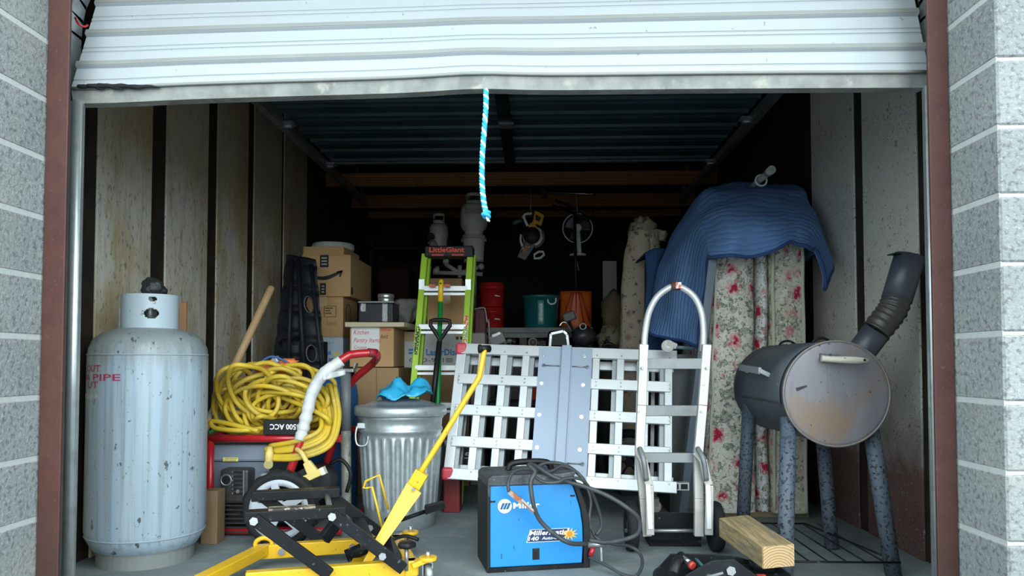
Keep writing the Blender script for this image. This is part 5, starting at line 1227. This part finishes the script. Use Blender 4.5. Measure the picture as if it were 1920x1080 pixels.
# ---- faded floral comforter roll standing behind
cc = V((xs(1200,5.75),5.75,0)); zt = zs(436,5.75)
t = thing('comforter_roll', 'tall rolled faded floral comforter standing behind the ramp', 'comforter', cc)
def roll(u,v):
    a = u*2*PI; z = v*zt; pin = .012*(1-abs(math.sin(z*5.2))**.4)
    seam = .030*math.exp(-((math.sin((a-(-PI/2+.35))/2))/.07)**2)
    rx, ry = .15-pin-seam, .13-pin-seam
    k = (1-.25*max(0,(v-.86)/.14)**2) if v < 1 else .75
    lean = -.025+.06*v*v
    return cc+V((math.cos(a)*rx*k+lean+.018*noise.noise(V((math.cos(a)*2,math.sin(a)*2,z*4))),math.sin(a)*ry*k,z))
m = MB(); m.grid(roll,60,70,True,True); m.build('rolled_comforter', FLOR3, t)
m = MB(); m.grid(bagf(cc+V((.035,0,zt+.02)),.095,.09,.085,6,.5,2.2),30,18,True,True); m.build('folded_top', mat('floral_dark_top',(.40,.33,.24),.9,layers=[n_(20,.55,.6,(.08,.06,.05),.9),dict(k='v',s=13,lo=.1,hi=.3,c=(.4,.07,.07),a=.9,ms=4,ml=.45,mh=.55)]), t)
m = MB(); m.grid(bagf(cc+V((.13,.02,zt-.03)),.085,.07,.05,9,.5,2.2),24,14,True,True); m.build('folded_corner', FLOR3, t)
# ---- darker blue blanket over a tall crate
xa,xb = xs(1222,5.05), xs(1264,5.05); zt = zs(470,5.05)
MB().box((xa+.02,5.05,0),(xb-.01,5.5,zt-.03)).build('tall_crate', mat('crate_dark',(.06,.05,.04),.8), label='tall dark crate under the plain dark blue blanket', cat='crate', bevel=.004)
NAVY = mat('plain_navy_blanket',(.02,.065,.17),.9,bump=.35,bscale=12,bdist=.02)
def nb_(u,v):
    # from the back over the top, down the front
    L1 = .52; x = xa-.035+(xb-xa+.05)*u; s_ = v*(L1+.85)
    if s_ < L1: p = V((x,5.54-s_,zt+.004-.05*max(0,(.25-u))*4*.5))
    else:
        dr_ = s_-L1; low = dr_*(1.0+.1*math.sin(u*3)); p = V((x-.07*(1-u)*v*(dr_/.85)**2,5.03-.02*math.sin(u*7),zt-low))
        p.z -= .06*max(0,(.3-u))*3*.5
    p.y += .012*noise.noise(V((p.x*9,p.z*4,3))); p.x += .012*noise.noise(V((p.z*5,p.x*5,8)))
    return p
m = MB(); m.grid(nb_,30,60); nbk = m.build('navy_blanket', NAVY, solid=.012, label='plain dark blue blanket hanging beside the comforter roll', cat='blanket')
# ================================================================ BACK
# workbench with shelf
yb0, yb1 = 6.2, 6.85; zt = zs(614,6.2); xa, xb = xs(912,6.2), xs(1112,6.2)
t = thing('workbench', 'dark workbench with thick grey top at the back', 'workbench', ((xa+xb)/2,6.5,0))
BEN = mat('bench_grey',(.16,.165,.16),.6,layers=[n_(6,.45,.65,(.11,.115,.11))]); BEND = mat('bench_dark',(.06,.06,.06),.7)
MB().box((xa,yb0,zt-.045),(xb,yb1,zt)).build('bench_top', BEN, t, bevel=.003)
for x in (xa+.02,xs(974,6.2),xb-.08):
    for y in (yb0+.03,yb1-.09): MB().box((x,y,0),(x+.06,y+.06,zt-.045)).build('bench_leg', BEND, t)
zsf = zs(652,6.2); MB().box((xa+.03,yb0+.02,zsf-.03),(xb-.03,yb1-.02,zsf)).build('bench_shelf', BEND, t)
MB().box((xa+.03,yb0+.02,zt-.085),(xb-.03,yb0+.045,zt-.046)).build('apron_rail', BEN, t)
MB().box((xa+.03,yb0+.05,.0),(xb-.03,yb1-.05,zsf-.05)).build('lower_cupboard', BEND, t)
def foilbag(u0,v0,u1,v1,Y,label,nm,nz):
    a,b = P(u0,v0,Y),P(u1,v1,Y)
    m = MB(); m.grid(bagf(((a.x+b.x)/2,Y+.10,zsf+.055),(b.x-a.x)/2,.09,.055,nz,.4,3),30,18,True,True)
    return m.build(nm, mat('foil_%d'%nz,(.45,.46,.46),.25,.8,layers=[n_(30,.5,.55,(.08,.08,.08))],bump=.9,bscale=40,bdist=.02), label=label, cat='foil bag')
foilbag(925,628,966,650,6.28,'crumpled silver foil bag on the left of the bench shelf','foil_bag',2)
foilbag(986,628,1026,650,6.34,'crumpled silver foil bag on the bench shelf behind the dial','foil_bag',5)
c = V((xs(999,6.24),6.245,zsf+.045))
t = thing('dial_gauge', 'round grey dial standing on the bench shelf', 'gauge', (c.x,c.y,zsf))
MB().lathe([(0,0),(.042,0),(.045,.01),(.045,.03),(0,.03)],c+V((0,-.015,0)),24,ax=YA).build('dial_case', mat('dial_dark',(.06,.06,.06),.5), t)
MB().torus(c+V((0,-.018,0)),YA,.034,.006,24,6).build('dial_rim', mat('dial_grey',(.3,.31,.31),.4), t)
# grey fixture box in front of bench shelf
c = P(931,637,6.0)
# red stacked buckets
bb = V((xs(922,6.5),6.5,zt))
RB = mat('red_bucket',(.38,.014,.014),.35)
ztb = zs(531,6.5); hB = (ztb-zt)
for k,(h0,h1,lb) in enumerate(((.0,.46,'lower red plastic bucket of the stack on the workbench'),(.47,1.0,'upper red plastic bucket of the stack on the workbench'))):
    z0,z1 = zt+hB*h0+.001, zt+hB*h1
    t = thing('red_bucket', lb, 'bucket', (bb.x,bb.y,z0), 'red buckets on the workbench')
    MB().lathe([(0,0),(.098,0),(.102,.006),(.106,(z1-z0)*.75),(.113,(z1-z0)*.76),(.113,(z1-z0)*.82),(.108,(z1-z0)*.83),(.110,(z1-z0)-.006),(.104,(z1-z0)),(0,(z1-z0))],(bb.x,bb.y,z0),36).build('bucket_body', RB, t)
    m = MB(); m.tube([(bb.x+.03,bb.y-.109,z0+(z1-z0)*.45),(bb.x+.075,bb.y-.09,z0+(z1-z0)*.43)],.006,6); m.build('handle_end', INKW, t)
# teal tub
tb_ = V((xs(1014,6.5),6.5,zt)); hT = zs(555,6.5)-zt
t = thing('teal_tub', 'teal plastic tub with a white rope handle on the workbench', 'tub', tb_)
TEAL = mat('teal_plastic',(.01,.13,.125),.35)
MB().lathe([(0,.002),(.135,.002),(.142,.01),(.160,hT-.03),(.168,hT-.028),(.17,hT-.005),(.165,hT),(.158,hT-.01),(.14,.02),(0,.02)],tb_,44).build('tub_body', TEAL, t)
a = tb_+V((.095,-.135,hT-.03)); m = MB(); m.tube(cr([a+V((-.035,0,0)),a+V((-.03,-.02,-.04)),a+V((0,-.026,-.055)),a+V((.03,-.015,-.04)),a+V((.035,.01,0))],5),.007,8); m.build('rope_handle', INKW, t)
m = MB(); m.grid(lambda u,v: tb_+V(((u-.5)*.055,-(.147+.014*v)*math.cos((u-.5)*.35)-.002,.03+v*(hT-.08))),4,6); m.build('tub_label', mat('label_teal',(.10,.28,.26),.3,layers=[n_(60,.5,.55,(.2,.36,.33))]), t, solid=.001)
# orange snow scoop leaning on the back of the bench
a,b = P(1050,547,6.7), P(1110,592,6.66)
t = thing('snow_shovel', 'orange plastic snow shovel blade standing behind the teal tub', 'snow shovel', ((a.x+b.x)/2,6.68,zt))
OR = mat('orange_plastic',(.62,.11,.01),.45,layers=[n_(12,.5,.7,(.5,.07,.01))])
m = MB(); m.grid(lambda u,v: V((a.x+(b.x-a.x)*u,6.70-.05*math.sin(u*PI)+.03*v,zt+.002+(a.z-zt)*(1-v))),14,8); sb = m.build('shovel_blade', OR, t, solid=.006)
for s0,s1 in ((.5,.5),(.42,.25),(.58,.75),(.36,.05),(.64,.95)):
    m = MB(); m.tube([V((a.x+(b.x-a.x)*s0,6.64,a.z-.01)),V((a.x+(b.x-a.x)*s1,6.685,zt+.06))],.007,6); m.build('blade_rib', mat('orange_rib',(.4,.05,.01),.5) if s0==.5 else MATS['orange_rib'], sb)
m = MB(); m.tube([V(((a.x+b.x)/2,6.66,a.z-.03)),V(((a.x+b.x)/2,6.85,a.z+.75))],.014,10); m.build('shovel_shaft', BLACK, t)
# pale board by the back wall
MB().box((xs(1131,7.4),7.4,0),(xs(1157,7.4),7.44,zs(490,7.4))).build('pale_board', mat('dirty_white_board',(.55,.53,.45),.7), label='tall dirty white board standing right of the orange shovel', cat='board')
# black hard case with silver trim, camera-like lamp, chair back
a,b = P(1028,620,5.75),P(1066,655,5.75)
STK = zs(652,5.75)
t = thing('flight_case', 'black case with silver edge trim and handle', 'case', ((a.x+b.x)/2,5.85,STK))
MB().box((a.x,5.75,STK),(b.x,6.05,a.z)).build('case_body', BLACK, t, bevel=.02)
m = MB(); q = [V((a.x+.012,5.745,STK+.005)),V((a.x+.02,5.742,a.z-.025)),V((b.x-.04,5.742,a.z-.004)),V((b.x-.012,5.742,a.z-.03)),V((b.x-.0,5.745,STK+.005))]
for p0,p1 in zip(q,q[1:]): m.bar(p0,p1,.022,.008,YA)
m.build('silver_trim', mat('trim_silver',(.4,.43,.44),.3,.6), t, bevel=.002)
for p in (q[1],q[3]): m = MB(); m.cyl(p+V((0,-.004,-.03)),p+V((0,-.009,-.03)),.006,8); m.build('trim_rivet', CHROME, t)
# black totes added behind the ramp to block light; they carry case and chair
for i,(u0,u1,Y,zz,lb) in enumerate(((1022,1115,5.74,STK-.001,'tall black storage tote under the silver-trimmed case'),(915,1015,5.3,.60,'black storage tote behind the left half of the ramp'))):
    t = thing('storage_tote', lb, 'tote', (xs((u0+u1)/2,Y),Y+.2,0), 'black totes behind the ramp')
    x0,x1 = xs(u0,Y),xs(u1,Y)
    MB().box((x0+.012,Y+.012,0),(x1-.012,Y+.40,zz-.04)).build('tote_body', BLACK, t, bevel=.012)
    MB().box((x0,Y,zz-.04),(x1,Y+.41,zz)).build('tote_lid', BLACK, t, bevel=.008)
c = P(1095,628,5.85)
t = thing('office_chair_back', 'black padded office chair back with chrome arm beside the flight case', 'chair', (c.x,5.95,STK))
LEA = mat('black_leather',(.018,.018,.02),.4)
m = MB(); m.grid(bagf(c+V((-.0,.03,-.01)),.095,.05,.085,12,.15,1.5),24,16,True,True); m.build('backrest', LEA, t)
m = MB(); m.box((c.x-.08,5.88,STK),(c.x+.08,6.02,c.z-.04)); m.build('seat', LEA, t, bevel=.03, seg=3)
m = MB(); m.tube(cr([P(1049,612,5.9),P(1054,605,5.9),P(1062,606,5.9),P(1072,622,5.92)],5),.007,8); m.build('chrome_arm', CHROME, t)
m = MB(); m.torus(P(1093,612,5.80),(.2,1,0),.024,.006,20,6); m.build('chrome_ring', mat('ring_grey',(.35,.42,.42),.3,.6), t)
a = P(1066,594,5.95); m = MB(); m.bar(a+V((-.045,0,-.015)),a+V((.055,0,.02)),.05,.075,Z); m.build('headrest', mat('headrest_grey',(.09,.09,.09),.5), t, bevel=.012)
m = MB(); m.tube([P(1066,600,5.96),P(1078,632,5.97)],.012,8); m.build('headrest_stem', BLACK, t)
# grey floodlight on the carton left of the bench
a = P(931,637,5.60)
t = thing('floodlight', 'grey metal floodlight lying above the ramp', 'floodlight', (a.x,5.65,.601))
m = MB(); m.bar(a+V((-.05,0,-.02)),a+V((.06,0,.025)),.08,.085,Z); m.build('lamp_housing', mat('lamp_grey',(.17,.18,.17),.5), t, bevel=.006)
m = MB(); m.bar(a+V((-.03,-.042,.025)),a+V((.03,-.042,.05)),.004,.02,Z); m.build('lamp_lens', STEEL, t)
m = MB(); m.tube([a+V((0,.02,-.03)),V((a.x,5.62,.602))],.012,8); m.build('lamp_stand', BLACK, t)
m = MB(); m.box((a.x-.05,5.55,.601),(a.x+.09,5.69,.615)); m.build('lamp_foot', BLACK, t)
# red folding chair frame
t = thing('folding_chair', 'folded dark red chair with grey tube edge left of the red buckets', 'chair', (xs(903,6.1),6.12,0))
a,b = P(893,578,6.1),P(916,620,6.1)
MB().box((xs(889,6.1),6.12,0),(xs(911,6.1),6.15,a.z)).build('chair_panel', mat('dark_red',(.10,.008,.01),.5), t, bevel=.01)
m = MB(); m.tube(cr([P(889,580,6.1),P(905,577,6.1),P(910,582,6.1),P(913,605,6.1),P(917,622,6.1),V((xs(919,6.1),6.1,0.01))],5),.008,8); m.build('tube_edge', mat('tube_grey',(.35,.35,.34),.4,.4), t)
# things glimpsed through the ramp
t = thing('red_toolbox', 'red metal box on the floor under the left ramp corner', 'toolbox', (xs(846,4.4),4.42,0))
x0,x1 = xs(832,4.36),xs(863,4.36); DR = mat('dull_red',(.20,.012,.014),.45)
MB().box((x0,4.36,0),(x1+.0,4.48,.24)).build('toolbox_body', DR, t, bevel=.006)
MB().box((x0-.003,4.355,.241),(x1+.003,4.485,.27)).build('toolbox_lid', DR, t, bevel=.005)
MB().box((x1-.03,4.348,.20),(x1-.01,4.355,.25)).build('toolbox_latch', STEEL, t)
t = thing('battery_box', 'black box with white lettering on the red toolbox', 'box', (xs(860,4.4),4.42,.271))
MB().box((x0+.02,4.36,.271),(x1+.08,4.47,.40)).build('box_body', BLACK, t, bevel=.005)
text('OUND', INKW, V((xs(857,4.36),4.359,.335)), XA, Z, .018, t, width=.075, bold=.02)
MB().box((xs(857,4.36),4.3585,.318),(xs(882,4.36),4.3595,.322)).build('white_line', INKW, t)
for u,v,R_,lb in ((1014,822,.10,'dark wheel with a pale rim behind the left half of the ramp'),(1180,800,.10,'dark wheel with a pale rim behind the right half of the ramp')):
    c = P(u,v,4.97); RR = .19; c.z = RR+.03
    t = thing('cart_wheel', lb, 'wheel', (c.x,c.y,0), 'dark wheels behind the ramp')
    MB().torus(c,(.25,1,0),RR-.0,.03,36,10).build('tyre', RUBBER, t)
    MB().torus(c+V((0,-.02,0)),(.25,1,0),RR-.05,.006,36,6).build('rim', mat('rim_pale_%d'%u,(.3,.32,.32),.4,.4), t)
    MB().cyl(c+V((-.008,-.03,0)),c+V((.008,.03,0)),.03,14).build('hub', BLACK, t)
    for k in range(6):
        d = V((math.cos(k*PI/3),-.25*math.cos(k*PI/3),math.sin(k*PI/3))); MB().tube([c,c+d*(RR-.04)],.006,6).build('spoke', BLACKM, t)
    MB().box((c.x-.06,c.y-.03,0),(c.x+.06,c.y+.03,.0325)).build('wheel_chock', BLACK, t)
c = V((xs(994,5.45),5.45,.602))
t = thing('red_lantern', 'small amber red lamp on the black tote behind the ramp', 'lamp', c)
MB().lathe([(0,0),(.05,0),(.055,.01),(.055,.10),(.045,.12),(0,.125)],c,24).build('lamp_glass', mat('amber_red',(.5,.06,.015),.2), t)
MB().lathe([(.03,.124),(.035,.13),(.03,.16),(0,.165)],c,18).build('lamp_cap', BLACK, t)
# dark backpack and cushion by the comforter
c = V((xs(1138,5.6),5.6,0))
t = thing('black_bag', 'large black bag standing left of the comforter roll', 'bag', c)
m = MB(); m.grid(bagf(c+V((0,0,.5)),.10,.14,.52,15,.15,1.5),28,24,True,True); m.build('bag_body', mat('bag_black',(.008,.008,.009),.8), t)
m = MB(); m.tube(cr([c+V((-.05,-.1,.85)),c+V((-.04,-.14,1.0)),c+V((.04,-.14,1.0)),c+V((.05,-.1,.85))],6),.012,6); m.build('bag_strap', BLACK, t)
c = V((xs(1152,6.1),6.1,0))
t = thing('camo_cushion', 'brown and olive cushion stack behind the black bag', 'cushion', c)
m = MB(); m.grid(bagf(c+V((.02,0,1.30)),.12,.10,.16,20,.3,2),24,16,True,True); m.build('brown_cushion', mat('cushion_brown',(.12,.09,.055),.9), t)
m = MB(); m.grid(bagf(c+V((-.01,-.02,1.06)),.14,.12,.12,22,.3,2),24,16,True,True); m.build('patterned_cushion', mat('cushion_olive',(.22,.2,.13),.9,layers=[n_(14,.5,.56,(.07,.07,.05))]), t)
m = MB(); m.box(c+V((-.13,-.11,0)),c+V((.13,.11,.97))); m.build('cushion_base', mat('base_dark',(.05,.045,.04),.8), t, bevel=.02)
# ---- propane tanks, bucket and pipe stand at the back
Yp = 7.3
pc = V((xs(888,Yp),Yp,0)); z0,z1,zc = zs(441,Yp), zs(381,Yp), zs(363,Yp)
t = thing('propane_tank', 'cream propane tank on the white bucket under the joists', 'propane tank', (pc.x,pc.y,z0))
r = 26/1387*Yp
MB().lathe([(r*.62,z0),(r*.64,z0),(r*.64,z0+.025),(r*.7,z0+.04),(r*.9,z0+.07),(r,z0+.12),(r,z1-.08),(r*.93,z1-.04),(r*.7,z1-.01),(r*.4,z1),(0,z1+.003)],pc,40).build('tank_body', TANKC, t)
def shl(u,v): a = -PI/2+(u-.5)*PI*1.5; return pc+V((math.cos(a)*r*.55,math.sin(a)*r*.55,z1-.01+v*(zc-z1+.01)))
MB().grid(shl,40,14,skip=lambda u,v: abs(u-.5)<.2 and .25<v<.75).build('tank_collar', TANKC, t, solid=.004)
MB().cyl(pc+V((0,0,z1)),pc+V((0,0,z1+.06)),.018,10).cyl(pc+V((0,-.03,z1+.045)),pc+V((0,.0,z1+.045)),.026,12).build('valve', BLACKM, t)
MB().grid(lambda u,v: pc+V((math.sin((u-.5)*1.2)*(r+.001),-math.cos((u-.5)*1.2)*(r+.001),(z0+z1)/2+.03+v*.06)),10,2).build('tank_label', mat('tank_label_pale',(.5,.5,.44),.5,layers=[n_(50,.55,.58,(.25,.25,.2))]), t)
zb0 = zs(489,Yp)
t = thing('white_bucket', 'white bucket standing on the pipe stand under the propane tank', 'bucket', (pc.x,pc.y,zb0))
MB().lathe([(0,0),(.092,0),(.097,.006),(.11,(z0-zb0)-.05),(.117,(z0-zb0)-.048),(.117,(z0-zb0)-.03),(.112,(z0-zb0)-.028),(.114,(z0-zb0)-.002),(0,(z0-zb0)-.002)],(pc.x,pc.y,zb0),36).build('bucket_body', mat('bucket_white',(.75,.73,.62),.5), t)
MB().torus((pc.x,pc.y,z0-.04),Z,.118,.004,30,5).build('bucket_rim', mat('bucket_rim',(.3,.3,.26),.5), t)
for sg in (-1,1): MB().box((pc.x+sg*.118-.006,pc.y-.012,z0-.06),(pc.x+sg*.118+.006,pc.y+.012,z0-.03)).build('handle_lug', STEEL, t)
t = thing('pipe_stand', 'grey plastic pipe stand with branching arms behind the ladder', 'stand', (pc.x,pc.y,0))
GP = mat('grey_pipe',(.42,.42,.38),.5)
MB().tube([V((pc.x,pc.y,0)),V((pc.x,pc.y,zb0-.016))],.03,12).build('pipe_post', GP, t)
MB().cyl((pc.x,pc.y,zb0-.016),(pc.x,pc.y,zb0-.001),.10,20).build('pipe_head', GP, t)
MB().box((pc.x-.2,pc.y-.2,0),(pc.x+.2,pc.y+.2,.02)).build('stand_foot', BLACKM, t)
for a,b in (((812,511),(905,514)),((835,495),(862,512)),((862,512),(900,500)),((862,498),(862,520)),((820,511),(820,500))):
    p,q = P(*a,Yp-.06),P(*b,Yp-.06); MB().tube([p,q],.021,10).build('pipe_arm', GP, t)
for u,v in ((836,490),(902,500),(818,508)):
    p = P(u,v,Yp-.08); MB().ball(p,.034,12).build('pipe_joint', GP, t)
# storage rack with second tank
x0,x1 = xs(700,7.9),xs(845,7.9)
t = thing('storage_rack', 'dark metal storage rack at the back left', 'shelf', ((x0+x1)/2,8.1,0))
RK = mat('rack_black',(.007,.007,.008),.7,spec=.2)
for x in (x0,x1):
    for y in (7.8,8.3): MB().bar((x,y,0),(x,y,2.2),.04,.04).build('rack_post', RK, t)
zr = zs(462,7.8)
for z in (.4,.95,1.5,zr): MB().box((x0-.02,7.78,z-.03),(x1+.02,8.32,z)).build('rack_shelf', RK, t)
pc2 = V((xs(822,7.95),7.95,0)); r2 = 18/1387*7.95; ztp = zs(416,7.95)
t = thing('small_propane_tank', 'smaller cream propane tank on the rack at the left back', 'propane tank', (pc2.x,pc2.y,zr))
MB().lathe([(0,zr+.001),(r2*.8,zr+.001),(r2,zr+.04),(r2,ztp-.06),(r2*.8,ztp-.02),(0,ztp)],pc2,32).build('tank_body', TANKC, t)
MB().grid(lambda u,v: pc2+V((math.cos(-PI/2+(u-.5)*4.4)*r2*.6,math.sin(-PI/2+(u-.5)*4.4)*r2*.6,ztp-.02+v*.11)),30,12,skip=lambda u,v: abs(u-.5)<.22 and .3<v<.75).build('tank_collar', mat('collar_pale',(.75,.75,.7),.5), t, solid=.004)
MB().cyl(pc2+V((-.07,-.14,zr+.11)),pc2+V((-.07,-.135,zr+.11)),.045,16).build('gauge_disc', BLACK, t)
m = MB(); m.tube(cr([pc2+V((-.1,-.13,zr+.04)),pc2+V((-.04,-.14,zr+.075)),pc2+V((.01,-.13,zr+.0))],5),.008,6); m.build('hose', mat('hose_grey',(.35,.35,.34),.5), t)
for i,(u0,u1,z,h_) in enumerate(((705,760,.4,.42),(770,835,.4,.38),(705,770,.95,.40),(780,840,.95,.35),(706,765,1.5,.4))):
    MB().box((xs(u0,7.85),7.85,z+.001),(xs(u1,7.85),8.25,z+h_)).build('storage_bin', mat('bin_dark_%d'%i,(.008+.004*i,.008,.009),.7,spec=.2), label='dark storage bin on the back rack, number %s from the floor'%['','','','',''][i] if False else ['dark storage bin on the lowest rack shelf, left','dark storage bin on the lowest rack shelf, right','dark storage bin on the second rack shelf, left','dark storage bin on the second rack shelf, right','dark storage bin on the third rack shelf'][i], cat='bin', group='bins on the back rack', bevel=.02)
# ---- hanging things under the joists
zj = zs(347,7.0)
Ym = 6.9
def pm(u,v,dy=0): return P(u,v,Ym+dy)
t = thing('mitre_saw', 'yellow and black mitre saw hanging from the joist', 'saw', pm(993,395))
YD_ = mat('saw_yellow',(.80,.38,.015),.5); SG = mat('saw_grey',(.14,.14,.14),.5,.2); SW = mat('saw_white',(.85,.87,.85),.4)
m = MB(); m.tube([pm(995,394,.05),V((pm(995,394,.05).x,7.02,zj+.02))],.005,6); m.build('hang_wire', STEEL, t)
m = MB(); m.poly3([pm(1003,394),pm(1021,403),pm(1015,423),pm(1005,420),pm(1006,430),pm(998,438),pm(989,432),pm(992,420),pm(999,415)],(0,.07,0)); m.build('saw_handle', YD_, t, bevel=.006)
m = MB(); m.poly3([pm(1004,402,-.002),pm(1015,408,-.002),pm(1011,416,-.002),pm(1004,412,-.002)],(0,.004,0)); m.build('handle_opening', BLACK, t)
m = MB(); m.tube(cr([pm(980,410),pm(985,402),pm(997,400)],5),.012,8).bar(pm(981,405),pm(989,424),.022,.03,YA); m.build('carry_handle', SW, t)
m = MB(); m.tube([pm(961,419),pm(978,413)],.02,10); m.build('motor', SG, t)
m = MB(); m.torus(pm(1000,444,.03),YA,.10,.012,30,8,a0=.2,a1=2.2); m.build('blade_guard', SG, t)
m = MB(); m.lathe([(0,0),(.098,0),(.098,.004),(0,.004)],pm(1000,444,.04),60,ax=YA,fn=lambda r_,h,a: r_+(.005 if math.sin(a*24)>0 else 0)*(r_>.05)); m.build('saw_blade', mat('blade_steel',(.8,.82,.72),.35), t)
m = MB(); m.lathe([(0,-.01),(.072,-.01),(.08,0),(.08,.03),(0,.03)],pm(997,441,.0),30,ax=YA); m.build('blade_housing', BLACK, t)
m = MB(); m.hull([pm(970,482),pm(985,488),pm(985,488,.06),pm(970,482,.06),pm(982,452),pm(1004,460),pm(1004,460,.06),pm(982,452,.06)]); m.build('saw_base', SG, t, bevel=.004)
m = MB(); m.tube([pm(977,474,-.01),pm(985,455,-.01)],.006,6); m.build('slide_rail', CHROME, t)
m = MB(); m.tube([pm(989,468,-.01),pm(995,458,-.01)],.006,6); m.build('slide_rail', CHROME, t)
m = MB(); m.bar(pm(981,473,-.01),pm(988,461,-.01),.03,.004,YA); m.build('warning_label', mat('saw_label',(.5,.2,.02),.5), t)
m = MB(); m.tube([pm(1002,477),pm(1010,472),pm(1018,472),pm(1020,478),pm(1013,484),pm(1002,485)],.012,8,closed=True); m.build('clamp_handle', SW, t)
m = MB(); m.tube(cr([pm(977,440),pm(976,450),pm(979,462)],4),.011,8); m.build('side_guard', SW, t)
# fan
fc = pm(1083,428)
t = thing('desk_fan', 'grey desk fan hanging by a wire from the joist', 'fan', pm(1084,485))
FG = mat('fan_grey',(.7,.7,.64),.45); FD = mat('fan_blade',(.10,.105,.10),.35)
m = MB(); m.tube([V((fc.x,fc.y+.02,fc.z+.14)),V((fc.x-.01,7.02,zj+.02))],.004,6); m.build('hang_wire', STEEL, t)
m = MB(); m.torus(fc,YA,.138,.006,44,6); cg = m.build('guard_ring', FG, t)
for k in range(28):
    a = k*2*PI/28; d = V((math.cos(a),0,math.sin(a))); m = MB(); m.tube([fc+d*.035+V((0,-.035,0)),fc+d*.10+V((0,-.032,0)),fc+d*.138],.0015,4); m.build('guard_wire', mat('guard_dark',(.12,.12,.115),.4) if k==0 else MATS['guard_dark'], cg)
for k in range(3):
    a0 = k*2*PI/3+.4; m = MB(); m.grid(lambda u,v: fc+V((math.cos(a0+(u-.5)*1.5*(1-.3*v))*(.03+.09*v),.01+.03*(u-.5),math.sin(a0+(u-.5)*1.5*(1-.3*v))*(.03+.09*v))),8,6); m.build('fan_blade', FD, t, solid=.003)
m = MB(); m.lathe([(0,-.05),(.03,-.05),(.038,-.04),(.038,.05),(0,.06)],fc,24,ax=YA); m.build('motor_hub', FG, t)
m = MB(); m.bar(fc+V((0,-.01,-.03)),fc+V((.015,-.01,-.235)),.04,.04,YA); m.build('fan_neck', FG, t, bevel=.006)
m = MB(); m.lathe([(0,0),(.075,0),(.08,.006),(.075,.018),(.03,.026),(0,.028)],fc+V((.0,-.01,-.262)),28); m.build('fan_base', FG, t)
m = MB(); m.tube(cr([fc+V((-.02,-.01,-.262)),fc+V((-.005,-.01,-.33)),fc+V((.01,-.01,-.40))],5),.004,6); m.build('power_cord', mat('cord_grey',(.4,.4,.38),.5), t)
# black tripod tied up on the joist
t = thing('tripod', 'black folded tripod hung under the second joist', 'tripod', pm(1065,362))
for a,b in (((1020,361),(1116,364)),((1037,385),(1105,412)),((1042,376),(1072,388)),((1088,400),(1108,410))):
    p,q = P(*a,6.95),P(*b,6.72); MB().tube([p,q],.011,8).build('tripod_leg', BLACKM, t)
p = P(1020,365,6.95); MB().box(p+V((-.03,-.03,-.03)),p+V((.03,.03,.05))).build('tripod_head', BLACK, t, bevel=.008)
p,q = P(1024,361,6.93),P(1112,364,6.7); MB().tube([p,q],.006,6).build('silver_tube', CHROME, t)
m = MB(); m.tube([P(1076,364,6.83),P(1078,398,6.8)],.004,6); m.build('tie_strap', mat('strap_mauve',(.15,.11,.12),.6), t)
m = MB(); m.tube([P(1030,362,6.95),V((P(1030,362,6.95).x,7.02,zj+.01))],.004,5); m.build('hook', STEEL, t)
